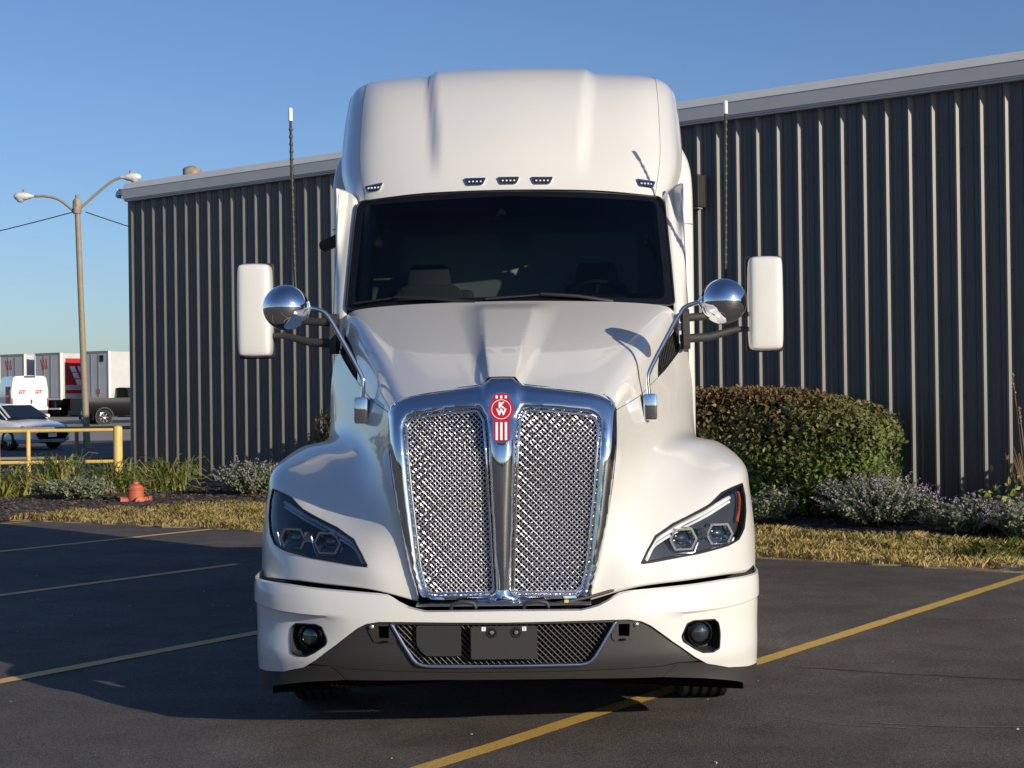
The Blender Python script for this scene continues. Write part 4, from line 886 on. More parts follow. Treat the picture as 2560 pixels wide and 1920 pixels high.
    a, e = Vector(hood(2.30, 9.55*s)), Vector(hood(2.52, 9.60*s)); b = MB(); b.box((-.022, -.01, -.024), (.022, .01, .026), Matrix.Translation((a+e)/2+Vector((-.01*s, .03, .012)))); b.build('lamp_divider', M['silver'], h)
    # hood mirror: clamp, bent stalk and polished ball
    b = MB(); b.box((s*.750-.037, .875, 1.533), (s*.750+.037, .955, 1.672)); cl = b.build('ball_mirror', M['chrome'], TR, bevel=.016, smo=40)
    arm = [(.748, .925, 1.660), (.742, .925, 1.744), (.758, .93, 1.800), (.838, .94, 1.949), (.913, .945, 2.082), (.954, .945, 2.125), (1.022, .94, 2.143), (1.06, .935, 2.146)]
    b = MB(); b.tube(bez([(x*s, y, z) for x, y, z in arm], 5), .0118, 12); b.build('stalk', M['chrome'], cl, smo=60)
    c = Vector((1.142*s, .92, 2.145)); b = MB(); G = []
    mt = Matrix.Translation(c) @ Matrix.Rotation(R(90), 4, 'X')
    b.lathe([(.119*math.cos(a), .119*math.sin(a)) for a in np.linspace(R(-28), R(90), 26)], 48, mt, cap=True); b.build('mirror_ball', M['chrome'], cl, smo=50)
    b = MB(); b.lathe([(.108, -.058), (.116, -.052), (.118, -.040)], 48, mt); b.build('mirror_rim', M['black'], cl, smo=50)
    b = MB(); b.tube([c+Vector((-.117*s, 0, .03)), c+Vector((-.124*s, 0, -.0)), c+Vector((-.112*s, 0, -.035))], .011, 8); b.build('clamp', M['chrome'], cl, smo=60)
both(side_bits)
# ---- grille
GO = [(.067, 1.775), (.080, 1.751), (.110, 1.7275), (.266, 1.709), (.43, 1.688), (.500, 1.674), (.528, 1.656), (.547, 1.632), (.557, 1.600), (.546, 1.45), (.533, 1.32), (.516, 1.20), (.500, 1.08), (.478, .96), (.452, .84), (.409, .697)]
GI = [(.112, 1.606), (.26, 1.597), (.42, 1.578), (.448, 1.563), (.463, 1.540), (.466, 1.515), (.441, 1.233), (.409, .95), (.400, .87), (.374, .765), (.363, .748), (.338, .738), (.062, .745), (.046, .752), (.042, .770), (.058, 1.15), (.073, 1.445), (.083, 1.56)]
GO = [(gx(x, z), z) for x, z in GO]; GI = [(gx(x, z), z) for x, z in GI]
GOUT = GO+[(-x, z) for x, z in reversed(GO)]
circ = lambda t: math.sqrt(max(0, 1-(1-min(max(t, 0), 1))**2))
def grille_shell(V2):
    P = np.asarray(V2); dO = dist_poly(P, GOUT); dI = np.minimum(dist_poly(P, GI), dist_poly(P, mir(GI, -1))); out = []
    for (x, z), a, c in zip(P, dO, dI):
        mid = 1-ss(.05, .075, abs(x))
        sn = lambda t: math.sin(math.pi/2*min(max(t, 0), 1)); h = .034*sn(a/.034)*sn(c/lerp(.032, .055, mid))+.012*mid*(1-ss(1.42, 1.6, z))
        h += .016*mid*circ(c/.055)*(1-ss(1.45, 1.6, z))
        h += .022*ss(1.60, 1.70, z)*(1-ss(.066, .112, abs(x)))*sn(a/.02)
        out.append((x, grille_y(x, z)+.026-h, z))
    return out
t0 = trimmed(GOUT, [GI, mir(GI, -1)], .011, lambda p, q: (p, 0, q), edge_step=.009)
gs = skin('grille_surround', (grille_shell(t0[2]), t0[1]), M['chrome'], TR, 75, (0, -1, 0)); ret(gs, (0, .03, -.004))
M['mesh_wire'] = mat("polished grille wire", (.90, .88, .90), .36, metal=1.)
try:
    pn = M['mesh_wire'].node_tree.nodes["Principled BSDF"]; pn.inputs['Thin Film Thickness'].default_value = 430; pn.inputs['Thin Film IOR'].default_value = 1.6  # thin film puts rainbow glints into the wire finish
except Exception: pass
def woven(poly, pitch, r, yfun, amp, name, m, parent, fam=(0, 1), mats=None):
    lo, hi = np.min(poly, 0), np.max(poly, 0); hp = pitch/2; k = 0; mb = MB()
    for f in fam:
        d = np.array((1, 1)) if f == 0 else np.array((1, -1)); rng = (lo[0]-hi[1], hi[0]-lo[1]) if f == 0 else (lo[0]+lo[1], hi[0]+hi[1])
        for c0 in np.arange(math.ceil(rng[0]/pitch)*pitch, rng[1], pitch):
            xs = np.arange(math.ceil((lo[0])/(hp/2))*(hp/2), hi[0], hp/2); zs = xs-c0 if f == 0 else c0-xs
            ok = inside(np.c_[xs, zs], poly); run = []
            for x, z, o in list(zip(xs, zs, ok))+[(0, 0, False)]:
                if o: ph = math.cos(math.pi*(x/hp+ (c0/pitch))); run.append((x, yfun(x, z)+amp*ph*(1 if f else -1), z))
                else:
                    if len(run) > 2: mb.tube(run, r, 4, cap=False)
                    run = []
    o = mb.build(name, m, parent, smo=80, fix=False); o['kind'] = 'stuff'; return o
for s in (1, -1):
    poly = mir(GI, s) if s > 0 else mir(GI, -1)[::-1]
    woven(poly, .0240, .0029, lambda x, z: grille_y(x, z)+.030, .0036, 'grille_mesh', M['mesh_wire'], TR)
    b = MB(); cgx, cgz = .25*s, 1.17; L = [(cgx+(x-cgx)*.974, grille_y(x, z)+.010, cgz+(z-cgz)*.990) for x, z in densify(round_poly(mir(GI, s), .012, 3), .02)]; b.tube(L+L[:2], .0065, 8, cap=False); b.build('grille_frame', M['chrome_soft'] if 0 else M['chrome'], TR, smo=60)
tb = trimmed([(x*.95, min(z, 1.66)) for x, z in GOUT if z < 1.7], [], .05, lambda p, q: (p, grille_y(p, q)+.085, q)); skin('grille_backing', tb, M['void'], TR, 60, (0, -1, 0))  # black sheet stands in for the shade behind the mesh
b = MB(); b.box((-.41, .10, .690), (.41, .155, .702)); b.build('grille_sill', M['chrome_soft'], TR)
# badge
def badge_outline(k):
    A = []; r = .058+k; cx, cz = .0, 1.609; hw, hb = .040+k, .036+k
    a0 = math.acos(hw/r); 
    A += [(hw, 1.668+k*.5), (hw*.6, 1.680+k), (0, 1.684+k), (-hw*.6, 1.680+k), (-hw, 1.668+k*.5)]
    a1 = math.acos(hb/r)
    A += [(cx+r*math.cos(a), cz+r*math.sin(a)) for a in np.linspace(math.pi-a0, math.pi+a1, 18)]
    A += [(-hb, 1.470-k*.5), (-hb*.6, 1.461-k), (0, 1.458-k), (hb*.6, 1.461-k), (hb, 1.470-k*.5)]
    A += [(cx+r*math.cos(a), cz+r*math.sin(a)) for a in np.linspace(2*math.pi-a1, 2*math.pi+a0, 18)]
    return A
by = lambda z, t: .094+.34*(z-1.46)+t
b = MB(); b.prism(badge_outline(.006), 0, .09, lambda p, q, t: (p, by(q, t), q)); bd = b.build('badge', M['chrome'], TR)
b = MB(); b.prism(badge_outline(0), -.004, .001, lambda p, q, t: (p, by(q, t), q)); b.build('badge_face', M['red'], bd)
def ring(cx, cz, r0, r1, y0, name, m, parent, n=40):
    b = MB(); P = lambda r, a, t: (cx+r*math.cos(a), by(cz+r*math.sin(a), y0+t), cz+r*math.sin(a)); A = [2*math.pi*i/n for i in range(n)]
    vs = [P(r1, a, 0) for a in A]+[P(r0, a, 0) for a in A]; b.add(vs, [(i, (i+1) % n, n+(i+1) % n, n+i) for i in range(n)]); return b.build(name, m, parent)
ring(0, 1.609, .0435, .0462, -.0052, 'badge_ring', M['white_flat'], bd)
ez = Vector((0, .34, 1)).normalized()
for ch, z in (('K', 1.6265), ('W', 1.5945)): text('badge_letter', ch, (0, by(z, -.0052), z), (1, 0, 0), ez, .041, M['white_flat'], bd, extrude=.0012, bold=.0022)
for x in (-.0215, 0, .0215):
    b = MB(); b.add([(x-.0055, by(1.549, -.0052), 1.549), (x+.0055, by(1.549, -.0052), 1.549), (x+.0055, by(1.466, -.0052), 1.466), (x-.0055, by(1.466, -.0052), 1.466)], [(0, 1, 2, 3)]); b.build('badge_stripe', M['white_flat'], bd)
    b = MB(); b.add([(x-.005, by(1.674, -.0052), 1.674), (x+.005, by(1.674, -.0052), 1.674), (x+.005, by(1.660, -.0052), 1.660), (x-.005, by(1.660, -.0052), 1.660)], [(0, 1, 2, 3)]); b.build('badge_mark', M['white_flat'], bd)
# ---- bumper
BT = [(0, .678), (.6, .677), (1.2, .675), (1.35, .684), (1.46, .693), (1.62, .715), (1.71, .732), (1.80, .745), (1.95, .751), (2.6, .760), (4.0, .776), (5.8, .780), (7.6, .785)]
BB = [(7.6, .345), (6.5, .340), (5.2, .345), (4.2, .362), (3.53, .395), (3.21, .435), (2.73, .515), (2.31, .597), (2.15, .618), (1.93, .629), (1.6, .630), (0, .627)]
BO = BT+BB[:-1]+[BB[-1]]+[(-x, z) for x, z in reversed(BB[:-1])]+[(-x, z) for x, z in reversed(BT[1:])]
FOG = round_poly([(2.92, .534), (3.05, .590), (3.20, .600), (3.78, .594), (3.90, .575), (3.94, .530), (3.89, .462), (3.70, .449), (3.42, .452), (3.22, .472), (2.96, .510)], .02, 3)
BS = .22
tri = trimmed(BO, [FOG, mir(FOG, -1)], .022, bumper, BS, 1, edge_step=.014, lines=[[(sg*q, bump_line(q)+d) for q in np.linspace(2.5, 7.5, 40)] for sg in (1, -1) for d in (-.012, .002)])
bp = skin('bumper', tri, M['paint'], TR, 50, (0, -1, 0)); ret(bp, (0, .06, 0), lambda c: c.z > .6); 
BL = [(0, .624)]+[(x, z-.001) for x, z in reversed(BB[4:-1])]+[(3.42, .412), (2.83, .413), (2.53, .401), (2.1, .399), (1.04, .394), (0, .390)]
BLO = BL[1:-1]; BLO = BLO+[(-x, z) for x, z in reversed(BLO)]
UT = [(1.72, .617), (1.60, .556), (1.50, .505), (1.40, .458), (1.345, .440), (1.27, .430), (1.18, .4255), (0, .4235)]
UO = UT[:-1]+[(-x, z) for x, z in reversed(UT[:-1])]
POCK = [(1.755, .612), (1.755, .549), (1.95, .547), (1.96, .611)]
tri = trimmed(BLO, [UO, POCK, mir(POCK, -1)], .03, off(bumper, (0, .014, 0)), BS, 1, edge_step=.018); bl = skin('bumper_lower', tri, M['dark_plastic'], TR, 40, (0, -1, 0)); ret(bl, (0, .05, 0))
LIP = [(2.825, .410), (2.535, .399), (2.1, .397), (1.04, .392), (-1.04, .392), (-2.1, .397), (-2.535, .399), (-2.825, .410), (-2.54, .3465), (-1.04, .357), (0, .358), (1.04, .357), (2.54, .3465)]
sk = skin('bumper_lip', trimmed(LIP, [], .03, off(bumper, (0, .004, 0)), BS, 1), M['dark_plastic'], TR, 40, (0, -1, 0)); ret(sk, (0, .09, .004))
def bump_bits(s):
    V = [(2.84, .411), (3.42, .402), (4.2, .358), (5.2, .341), (6.5, .336), (7.6, .341), (7.6, .30), (6.9, .225), (6.5, .205), (5.6, .240), (4.6, .285), (3.44, .324), (2.55, .346)]
    o = skin('bumper_corner', trimmed(mir(V, s), [], .03, off(bumper, (.0, .006, 0)), BS, 1), M['dark_plastic'], TR, 40, (0, -1, 0)); ret(o, (0, .10, .006))
    F = mir(FOG, s); fo = skin('fog_lamp', trimmed(F, [], .03, off(bumper, (-.02*s, .075, 0)), BS, 1), M['black'], TR, 40, (0, -1, 0))
    L = [tuple(bumper(*q)) for q in densify(F, .05)]; cen = np.mean(L, 0); b = MB(); b.grid([L+L[:1], [(p[0]*.97+cen[0]*.03-.01*s, p[1]+.03, p[2]*.97+cen[2]*.03) for p in L+L[:1]], [(p[0]*.8+cen[0]*.2-.02*s, p[1]+.074, p[2]*.8+cen[2]*.2) for p in L+L[:1]]]); b.build('fog_cup', M['dark_plastic'], fo, smo=50)
    b = MB(); b.tube([(p[0], p[1]-.0005, p[2]) for p in L+L[:2]], .0042, 6, cap=False); b.build('fog_rim', M['black'], fo, smo=60)
    c = Vector(bumper(3.42*s, .535))+Vector((-.014*s, .048, 0)); mt = Matrix.Translation(c) @ Matrix.Rotation(R(90), 4, 'X') @ Matrix.Rotation(R(14*s), 4, 'Y')
    b = MB(); b.lathe([(.062, -.03), (.062, .022), (.054, .026), (.050, .014)], 28, mt, cap=False); b.build('fog_barrel', M['gloss_black'], fo, smo=40)
    b = MB(); b.lathe([(.050, .008), (.044, .022), (.030, .031), (.012, .035), (0, .0355)], 24, mt, cap=False); b.build('fog_lens', M['bulb'], fo, smo=60)
    b = MB(); b.lathe([(0, -.004), (.048, .006)], 24, mt, cap=False); b.build('fog_reflector', M['silver'], fo)
    # towing pocket
    fr = [(1.67, .618), (1.66, .545), (1.70, .530), (2.02, .534), (2.10, .575), (2.13, .606), (2.08, .619)]
    pf = skin('tow_cover', trimmed(mir(fr, s), [mir([(1.765, .609), (1.765, .552), (1.94, .55), (1.95, .608)], s)], .03, off(bumper, (0, .008, 0)), BS, 1, edge_step=.01), M['dark_plastic'], TR, 30, (0, -1, 0)); ret(pf, (0, .03, 0))
    pq = trimmed(mir([(1.74, .62), (1.74, .54), (1.98, .54), (1.98, .62)], s), [], .03, off(bumper, (0, .07, 0)), BS, 1); skin('pocket_back', pq, M['void'], pf, 40, (0, -1, 0))
    c = Vector(bumper(2.055*s, .604)); mt = Matrix.Translation(c+Vector((0, .006, 0))) @ Matrix.Rotation(R(90), 4, 'X'); b = MB(); b.lathe([(.011, 0), (.011, .005), (.007, .008), (0, .0085)], 14, mt); b.build('cover_bolt', M['bolt'], pf, smo=40)
    q = bumper(1.83*s, .541); b = MB(); b.box((q[0]-.014, q[1]-.002, .533), (q[0]+.014, q[1]+.012, .541)); b.build('cover_clip', M['void'], pf)
both(bump_bits)
b = MB(); b.tube([tuple(bumper(x, z)+np.array((0, .006, 0))) for x, z in densify(round_poly(UO, .01, 2), .06, closed=False)], .0095, 8, cap=True); b.build('chrome_trim', M['chrome'], TR, smo=60)
UX = [(float(bump_xy(x)[0]), z) for x, z in UO]
M['mesh_lit'] = mat("lit grille bars", (.10, .095, .085), .45); M['mesh_shaded'] = mat("shaded grille bars", (.035, .034, .032), .55)  # light and shade painted in: brighter front bars, darker back bars
lowy = lambda x, z: float(bump_xy(bump_s(x))[1])+.038
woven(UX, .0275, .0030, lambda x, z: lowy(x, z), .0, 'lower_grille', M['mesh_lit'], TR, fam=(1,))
woven(UX, .0275, .0028, lambda x, z: lowy(x, z)+.005, .0, 'lower_grille', M['mesh_shaded'], TR, fam=(0,))
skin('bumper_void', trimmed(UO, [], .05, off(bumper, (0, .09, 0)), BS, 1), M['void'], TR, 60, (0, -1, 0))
b = MB(); b.prism(round_poly([(-.150, .459), (.156, .459), (.156, .611), (-.150, .611)], .012, 3), -.008, .006, lambda p, q, t: (p, t+.004, q)); pl = b.build('plate_bracket', M['dark_plastic'], TR)
for x in (-.053, .059):
    b = MB(); mt = Matrix.Translation((x, -.003, .5825)) @ Matrix.Rotation(R(90), 4, 'X'); b.lathe([(.026, 0), (.026, .0035), (.020, .004), (.017, .001)], 24, mt); b.build('bolt_seat', M['black'], pl, smo=40)
    b = MB(); b.lathe([(.0105, .002), (.0105, .010), (.008, .013), (0, .0135)], 6, mt); b.build('bolt', M['bolt'], pl)
for x in (-.0905, .0965):
    b = MB(); b.box((x-.0095, -.0065, .5895), (x+.0095, -.0040, .6085)); q = b.build('sticker', M['white_flat'], pl); text('sticker_mark', 'R' if x > 0 else 'T', (x, -.0068, .599), (1, 0, 0), (0, 0, 1), .011, M['black'], pl, extrude=.0003)
b = MB(); b.prism(round_poly([(-.405, .527), (-.385, .493), (-.362, .470), (-.197, .470), (-.197, .611), (-.405, .611)], .012, 3), -.004, .010, lambda p, q, t: (p, t+.020+.13*p*p, q)); b.build('blank_cover', M['dark_plastic'], TR)
# what shows in the gap between hood and bumper
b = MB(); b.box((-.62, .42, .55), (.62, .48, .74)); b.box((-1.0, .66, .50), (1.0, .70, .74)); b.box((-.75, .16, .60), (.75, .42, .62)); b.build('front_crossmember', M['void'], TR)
for x in (-.19, .15):
    b = MB(); b.tube([(x-.06, .11, .66), (x-.05, .10, .70), (x, .10, .712), (x+.05, .10, .704), (x+.06, .11, .68)], .010, 8); b.build('hose', M['dark_plastic'], TR, smo=60)
b = MB(); b.tube([(.20, .13, .69), (.30, .15, .70), (.40, .18, .715), (.52, .24, .74)], .008, 8); b.build('hose', M['dark_plastic'], TR, smo=60)
b = MB(); b.box((.285, .115, .690), (.305, .14, .712)); b.build('hose_clip', M['yellow'], TR)
# ---- windscreen
WS = [(-.97, 2.197), (-.5, 2.216), (0, 2.224), (.5, 2.216), (.97, 2.197), (1.0, 2.215), (.995, 2.45), (.985, 2.75), (.975, 2.885), (.945, 2.912), (.5, 2.932), (0, 2.940), (-.5, 2.932), (-.945, 2.912), (-.975, 2.885), (-.985, 2.75), (-.995, 2.45), (-1.0, 2.215)]
CLR = round_poly([(-.945, 2.238), (0, 2.258), (.945, 2.238), (.925, 2.880), (0, 2.907), (-.925, 2.880)], .05, 4)
gy = lambda d: (lambda x, z: (x, glass_y(x, z)+d, z))
M['wind_glass'] = glass_mat("dewy windscreen", (.24, .29, .30), rough=.05, refl=.75)
nt = M['wind_glass'].node_tree; tc = nt.nodes.new("ShaderNodeTexCoord"); nz = nt.nodes.new("ShaderNodeTexNoise"); nz.inputs['Scale'].default_value = 60; nz.inputs['Detail'].default_value = 4
bn = nt.nodes.new("ShaderNodeBump"); bn.inputs['Strength'].default_value = .25; bn.inputs['Distance'].default_value = .002; nt.links.new(tc.outputs['Object'], nz.inputs['Vector']); nt.links.new(nz.outputs['Fac'], bn.inputs['Height'])
for nd in nt.nodes:
    if nd.type in ('BSDF_GLOSSY', 'FRESNEL'): nt.links.new(bn.outputs[0], nd.inputs['Normal'])
ws = skin('windscreen', trimmed(WS, [], .06, gy(0)), M['wind_glass'], TR, 60, (0, -1, 0))
skin('glass_border', trimmed(WS, [CLR], .05, gy(-.002)), M['gloss_black'], ws, 60, (0, -1, 0))
L = [gy(-.004)(x, z) for x, z in round_poly(WS, .02, 2)]; b = MB(); b.tube(L+L[:2], .007, 8, cap=False); b.build('glass_seal', M['black'], ws, smo=60)
def wiper(pts, pivot, m=M['black']):
    b = MB(); b.tube([(x, glass_y(x, z)-.022, z) for x, z in pts], .0075, 6); w = b.build('wiper', m, TR, smo=60)
    b = MB(); b.tube([(pivot[0], glass_y(*pivot)-.03, pivot[1]), ((pivot[0]+pts[1][0])/2, glass_y(0, 2.25)-.02, (pivot[1]+pts[1][1])/2+.01), (pts[1][0], glass_y(*pts[1])-.030, pts[1][1]+.004)], .010, 6); b.build('wiper_arm', m, w, smo=60)
wiper([(-.95, 2.235), (-.69, 2.262), (-.52, 2.258), (-.33, 2.246)], (-.20, 2.222)); wiper([(-.14, 2.242), (.19, 2.264), (.33, 2.258), (.52, 2.244)], (.62, 2.222))
# ---- cab inside
b = MB(); G = []
for y, z in ((2.02, 2.10), (2.12, 2.165), (2.35, 2.205), (2.60, 2.245), (2.72, 2.20), (2.75, 1.9)): G.append([(x, y+.20*(abs(x)/.95)**2.2, z-.03*(x/.9)**2) for x in np.linspace(-.94, .94, 13)])
b.grid(G); b.build('dashboard', M['cab_dark'], TR, smo=40)
b = MB(); G = [[(x, 2.52+.1*x*x, z) for x in np.linspace(.18, .86, 9)] for z in (2.20, 2.275)]; b.grid([[(x, 2.42+.06*k+.1*x*x, 2.22+.075*math.sin(math.pi*min(1, k/4))) for x in np.linspace(.14, .88, 11)] for k in range(6)]); b.build('instrument_hood', M['cab_dark'], TR, smo=50)
b = MB(); b.box((-1.02, 3.95, 1.3), (1.02, 4.0, 2.95)); b.box((-1.02, 2.6, 1.3), (1.02, 4.0, 1.34)); b.box((-1.0, 2.95, 2.91), (1.0, 4.0, 2.93)); b.box((-.75, 2.66, 2.912), (.75, 2.95, 2.928)); b.build('cab_lining', M['cab_in'], TR)
for s in (-1, 1):
    b = MB(); b.box((s*1.03-.005, 2.75, 1.3), (s*1.03+.005, 4.0, 2.25)); b.box((s*1.03-.005, 3.35, 2.25), (s*1.03+.005, 4.0, 2.93)); b.build('door_lining', M['cab_in'], TR)
    b = MB(); k = .90 if s < 0 else .965; b.tube([(s*k, 2.36, 2.2), (s*k, 2.58, 2.55), (s*(k-.01), 2.78, 2.90)], .045, 8); b.build('pillar_trim', M['cream_in'], TR, smo=50)
    x = s*.57
    b = MB(); b.prism(round_poly([(-.26, 0), (.26, 0), (.27, .62), (.20, .80), (-.20, .80), (-.27, .62)], .06, 3), -.07, .07, lambda p, q, t: (x+p, 3.22+t+.22*q, 1.62+q)); st = b.build('seat', M['seat'], TR, bevel=.03, smo=40)
    b = MB(); b.prism(round_poly([(-.15, 0), (.15, 0), (.13, .16), (-.13, .16)], .04, 3), -.05, .05, lambda p, q, t: (x+p, 3.40+t+.15*q, 2.40+q)); b.build('headrest', M['seat'], st, bevel=.02, smo=40)
b = MB(); mt = Matrix.Translation((.543, 2.86, 2.19)) @ Matrix.Rotation(R(-58), 4, 'X'); P = [mt @ Vector((.23*math.cos(a), .23*math.sin(a), 0)) for a in np.linspace(0, 2*math.pi, 40)]; b.tube(P, .016, 8, cap=False); sw = b.build('steering_wheel', M['cab_dark'], TR, smo=60)
b = MB(); b.tube([mt @ Vector((-.22, 0, 0)), mt @ Vector((0, .02, -.03)), mt @ Vector((.22, 0, 0))], .02, 8); b.tube([mt @ Vector((0, 0, -.03)), mt @ Vector((0, -.22, 0))], .02, 8); b.build('wheel_spoke', M['cab_dark'], sw, smo=60)
for x in (-.78, -.56, -.36): b = MB(); b.box((x-.085, 3.55, 2.10), (x+.085, 3.75, 2.40)); b.build('bunk_cushion', M['seat'], TR, bevel=.04, smo=40)
b = MB(); b.prism([(-.13, 2.895), (.13, 2.895), (.115, 2.765), (-.115, 2.765)], 0, .05, lambda p, q, t: (p, glass_y(p, q)+.015+t, q)); cm = b.build('camera_housing', M['black'], TR, bevel=.008)
b = MB(); b.add([(-.088, glass_y(0, 2.77)+.012, 2.772), (-.020, glass_y(0, 2.77)+.012, 2.786), (-.020, glass_y(0, 2.80)+.012, 2.806), (-.052, glass_y(0, 2.83)+.012, 2.830)], [(0, 1, 2, 3)]); b.build('camera_window', M['cream_in'], cm)
b = MB(); b.box((-.93, 2.40, 2.26), (-.865, 2.46, 2.31)); b.box((-.925, 2.40, 2.34), (-.865, 2.46, 2.40)); b.build('toll_tag', M['cream_in'], TR, bevel=.01)
# ---- cab sides, roof, sleeper
CP = Cage([[(.996, 2.262, 0), (1.022, 2.262, 0), (1.062, 2.30, 0), (1.095, 2.42, 0), (1.112, 2.65, 0), (1.120, 3.0, 0), (1.13, 3.45, 0)]]*2)
def side_pt(sg):
    def f(u, z):
        p = CP(u, 0.); lean = (glass_y(1., max(z, 2.19))-glass_y(1., 2.19))*(1-ss(1.5, 4.5, u)); tuck = .02*ss(2.2, 2.9, z)*(1-ss(3, 6, u))
        return np.array([sg*(p[0]-tuck*.3), p[1]+lean, z])
    return f
def cab_bits(s):
    f = side_pt(s); o = [(0, 1.30), (6, 1.30), (6, 2.99), (3.6, 2.995), (2.6, 2.992), (1.6, 2.975), (.8, 2.945), (0, 2.910)]
    sd = skin('cab_side', trimmed(o, [], .05, f, .2, 1), M['paint'], TR, 50, (s, -.3, 0)); ret(sd, (-.02*s, .03, 0), lambda c: c.z > 2.88)
    b = MB(); b.tube([tuple(f(3.05, z)) for z in np.linspace(1.4, 2.955, 20)], .003, 6); b.build('door_gap', M['seam'], sd)
    b = MB(); b.prism(round_poly([(2.82, 2.25), (3.32, 2.25), (3.32, 2.80), (2.96, 2.80)], .04, 3), 0, .006, lambda p, q, t: (s*(1.121+t), p, q)); b.build('side_window', M['car_glass'], sd)
    # sleeper behind the cab, a little wider
    rows = []
    for z, w in ((.95, 0), (1.5, 0), (2.2, 0), (2.82, 0), (3.10, .004), (3.25, .022), (3.36, .060), (3.45, .095), (3.52, .14)):
        dy = .0 if w < .004 else w*1.6
        rows.append([(s*(1.08-w*.4), 3.42+dy, z), (s*(1.16-w*.6), 3.425+dy, z), (s*(1.218-w), 3.455+dy, z), (s*(1.244-w), 3.53+dy, z), (s*(1.250-w), 3.8, z), (s*(1.250-w), 4.6, z), (s*(1.250-w), 5.4, z)])
    C = Cage(rows); b = MB(); b.grid([[tuple(C(u, v)) for u in np.linspace(0, 6, 31)] for v in np.linspace(0, 8, 41)]); sl = b.build('sleeper_side', M['paint'], TR, smo=60)
    b = MB(); b.tube([tuple(C(u, 3.0)+np.array((.001*s, -.001, 0))) for u in np.linspace(0, 4, 18)], .003, 6); b.build('panel_gap', M['seam'], sl)
    # rear view mirror on two arms
    b = MB(); b.box((s*1.535-.105, 2.08, 1.914), (s*1.535+.105, 2.25, 2.482)); ho = b.build('side_mirror', M['paint'], TR, bevel=.045, smo=60)
    md = ho.modifiers.new('round', 'SUBSURF'); md.levels = 1; md.render_levels = 2
    b = MB(); b.box((s*1.535-.095, 2.245, 1.93), (s*1.535+.095, 2.262, 2.466)); b.build('mirror_glass', M['chrome'], ho, bevel=.008)
    b = MB(); b.box((s*1.535-.112, 2.205, 1.908), (s*1.535+.112, 2.246, 2.488)); b.build('mirror_back', M['black'], ho, bevel=.03, smo=50)
    for z0, z1, r in ((2.115, 2.135, .021), (1.990, 2.045, .023)):
        b = MB(); b.tube([(s*1.02, 2.12, z0), (s*1.20, 2.14, z0+.012), (s*1.36, 2.16, z1), (s*1.47, 2.165, z1)], [r*1.2, r*1.1, r*.85, r*.55], 10, flat=.6); b.build('mirror_arm', M['dark_plastic'], ho, smo=50)
    b = MB(); b.prism(round_poly([(2.05, 1.93), (2.22, 1.93), (2.22, 2.17), (2.10, 2.17)], .02, 2), 1.035, 1.075, lambda p, q, t: (s*t, p, q)); b.build('mirror_bracket', M['dark_plastic'], ho)
    # whip aerial
    b = MB(); b.tube([(s*1.30, 2.3, 2.13), (s*1.315, 2.3, 2.4), (s*1.325, 2.3, 2.9), (s*1.33, 2.3, 3.37)], [.014, .011, .009, .008], 8); an = b.build('aerial', M['black'], TR, smo=60)
    b = MB(); b.lathe([(.0135, 0), (.0135, .075), (.009, .08), (0, .081)], 12, Matrix.Translation((s*1.3305, 2.3, 3.365))); b.build('aerial_tip', M['white_flat'], an, smo=40)
    for z in np.arange(2.45, 3.34, .045): b = MB(); b.lathe([(.0115, 0), (.0125, .008), (.0115, .016)], 8, Matrix.Translation((s*(1.317+.013*(z-2.45)/.9), 2.3, z))); b.build('aerial_coil', M['dark_plastic'], an, fix=False)
    # front corner of the floor and tank
    b = MB(); b.box((s*1.245-.012, 3.5, .36), (s*1.245+.012, 5.4, .955)); b.build('side_skirt', M['paint'], TR, bevel=.006)
    b = MB(); b.box((s*1.12-.02, 2.42, .40), (s*1.12+.02, 3.52, 1.34)); b.build('cab_step', M['paint'], TR, bevel=.006)
    b = MB(); b.lathe([(.29, -.9), (.31, -.88), (.31, .88), (.29, .9)], 24, Matrix.Translation((s*.86, 3.4, .66)) @ Matrix.Rotation(R(90), 4, 'X')); b.build('fuel_tank', M['alu'], TR, smo=40)
    # wheels
    def tyre(x, y, r, w, steer=True):
        mt = Matrix.Translation((x, y, r)) @ Matrix.Rotation(R(90*s), 4, 'Y'); h = w/2
        prof = [(r*.58, -h*.8), (r*.80, -h), (r*.955, -h*.93), (r, -h*.80)]
        for k in range(4):
            c = -h*.52+k*h*.347; prof += [(r, c-.012), (r-.014, c-.009), (r-.014, c+.009), (r, c+.012)]
        prof += [(r, h*.80), (r*.955, h*.93), (r*.80, h), (r*.58, h*.8)]
        b = MB(); b.lathe(prof, 64, mt, cap=False); w_ = b.build('wheel', M['rubber'], TR, smo=30)
        b = MB(); b.lathe([(r*.585, h*.7), (r*.57, h*.2), (r*.3, h*.55), (r*.16, h*.95), (0, h)], 40, mt, cap=False); b.build('rim', M['alu'], w_, smo=40); return w_
    tyre(s*1.045, 1.46, .505, .29)
    for y in (6.1, 7.4):
        for x in (.80, 1.12): tyre(s*x, y, .505, .27)
both(cab_bits)
b = MB(); us = np.linspace(-6, 6, 161); vs_ = np.linspace(0, 6, 90); b.grid([[tuple(roof(u, v)) for u in us] for v in vs_]); rf = b.build('roof_fairing', M['paint'], TR, smo=60); ret(rf, (0, .05, -.004), lambda c: c.z < 2.97 and c.y < 3.2 and abs(c.x) < .92)
for s in (1, -1): b = MB(); b.tube([tuple(roof(2.62*s, v)+np.array((0, -.0005, 0))) for v in np.linspace(.05, 4.6, 40)], .0022, 5); b.build('roof_seam', M['seam'], rf)
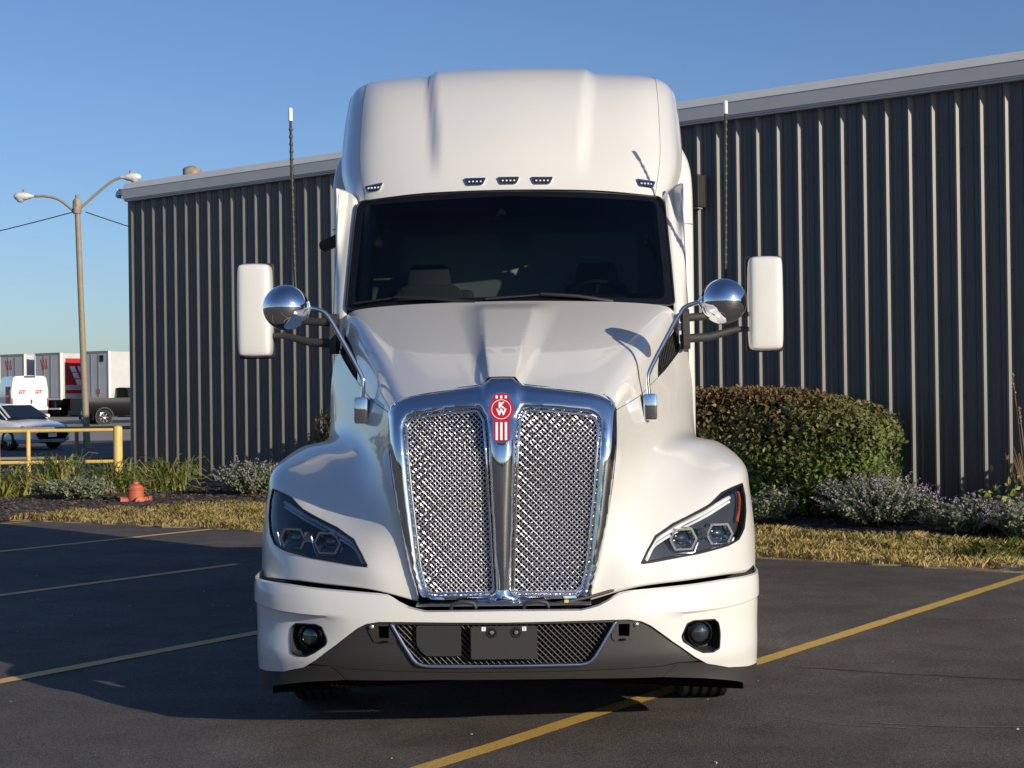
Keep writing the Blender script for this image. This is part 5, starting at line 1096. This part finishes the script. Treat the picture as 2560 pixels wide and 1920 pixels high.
b = MB(); b.box((-1.22, 5.30, .95), (1.22, 5.38, 3.25)); b.box((-1.06, 5.30, 3.25), (1.06, 5.36, 3.80)); b.box((-1.15, 3.6, .95), (1.15, 3.66, 3.0)); b.build('sleeper_back', M['paint'], TR)
b = MB(); b.tube([(1.125, 4.35, 3.815), (1.16, 4.5, 3.77), (1.19, 4.6, 3.68), (1.205, 4.7, 3.5)], .02, 8); b.build('roof_edge_trim', M['black'], TR, smo=50)
def roof_at(x, z):
    u, v = x*2, .3
    for _ in range(40):
        p = roof(u, v); e = 1e-3; du = (roof(u+e, v)-p)/e; dv = (roof(u, v+e)-p)/e; J = np.array([[du[0], dv[0]], [du[2], dv[2]]]); d = np.linalg.solve(J, [x-p[0], z-p[2]]); u += d[0]*.7; v += d[1]*.7
    return roof(u, v)
for x, z, k in ((-.214, 3.009, 1), (-.004, 3.011, 1), (.206, 3.009, 1), (-.868, 2.999, .9), (.868, 2.999, .9)):
    tr = [(-.071*k, .025), (.071*k, .025), (.050*k, -.024), (-.050*k, -.024)]
    if abs(x) > .5: tr = [(p, q+(p*.10 if x < 0 else -p*.10)) for p, q in tr]
    b = MB(); b.prism(round_poly(tr, .012, 3), -.014, .01, lambda p, q, t: (x+p, roof_at(x+p, z+q)[1]+t, z+q)); ml = b.build('marker_light', M['silver'], TR)
    b = MB(); b.prism(round_poly([(p*.84, q*.68) for p, q in tr], .008, 3), -.017, -.013, lambda p, q, t: (x+p, roof_at(x+p, z+q)[1]+t, z+q)); b.build('lens', M['bulb'], ml)
    for i in range(4):
        px, pz = x+(-.036+.024*i)*k, z-.002; b = MB(); y = roof_at(px, pz)[1]-.020; b.lathe([(.0072, 0), (.005, .003), (0, .004)], 8, Matrix.Translation((px, y+.004, pz)) @ Matrix.Rotation(R(90), 4, 'X')); b.build('diode', M['drl'], ml)
# look-down mirror on the passenger side
b = MB(); b.prism(round_poly([(0, 0), (.10, .045), (.115, .06), (.115, -.015), (.02, -.055), (0, -.04)], .012, 3), 0, .12, lambda p, q, t: (-1.245+p, 2.86+t, 2.675+q)); b.build('look_down_mirror', M['black'], TR, bevel=.008, smo=40)
b = MB(); b.box((1.095, 2.33, 1.435), (1.118, 2.38, 1.475)); b.build('hood_latch', M['black'], TR, bevel=.004)
# ---- underneath
b = MB(); b.box((-1.0, .62, .47), (1.0, 2.2, .56)); b.box((-.82, .60, .30), (.82, 5.2, .34)); b.build('under_blocker', M['void'], TR)  # unseen boxes, the lower one added to darken the ground beneath
b = MB(); b.prism([(-1.17, .205), (-.8, .225), (0, .27), (.8, .225), (1.17, .205), (1.15, .46), (-1.15, .46)], .55, .58, lambda p, q, t: (p, t, q)); b.build('bumper_shade', M['void'], TR)  # black panel added for the shadowed dark below the bumper
b = MB(); b.box((-.62, .62, .56), (.62, 2.3, 1.05)); b.build('hood_light_stop', M['void'], TR)  # unseen box added so no light leaks through under the hood
for s in (-1, 1):
    b = MB(); b.box((s*.42-.05, .5, .62), (s*.42+.05, 9.2, .90)); b.build('frame_rail', M['frame'], TR)
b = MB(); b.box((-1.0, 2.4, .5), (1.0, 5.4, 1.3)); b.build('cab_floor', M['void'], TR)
b = MB(); b.tube([(-1.0, 1.46, .50), (1.0, 1.46, .50)], .07, 12); b.tube([(-1.1, 6.1, .50), (1.1, 6.1, .50)], .09, 12); b.tube([(-1.1, 7.4, .50), (1.1, 7.4, .50)], .09, 12); b.build('axles', M['frame'], TR, smo=40)
b = MB(); b.box((-.45, 5.7, .95), (.45, 6.9, 1.18)); b.build('fifth_wheel', M['frame'], TR, bevel=.03)
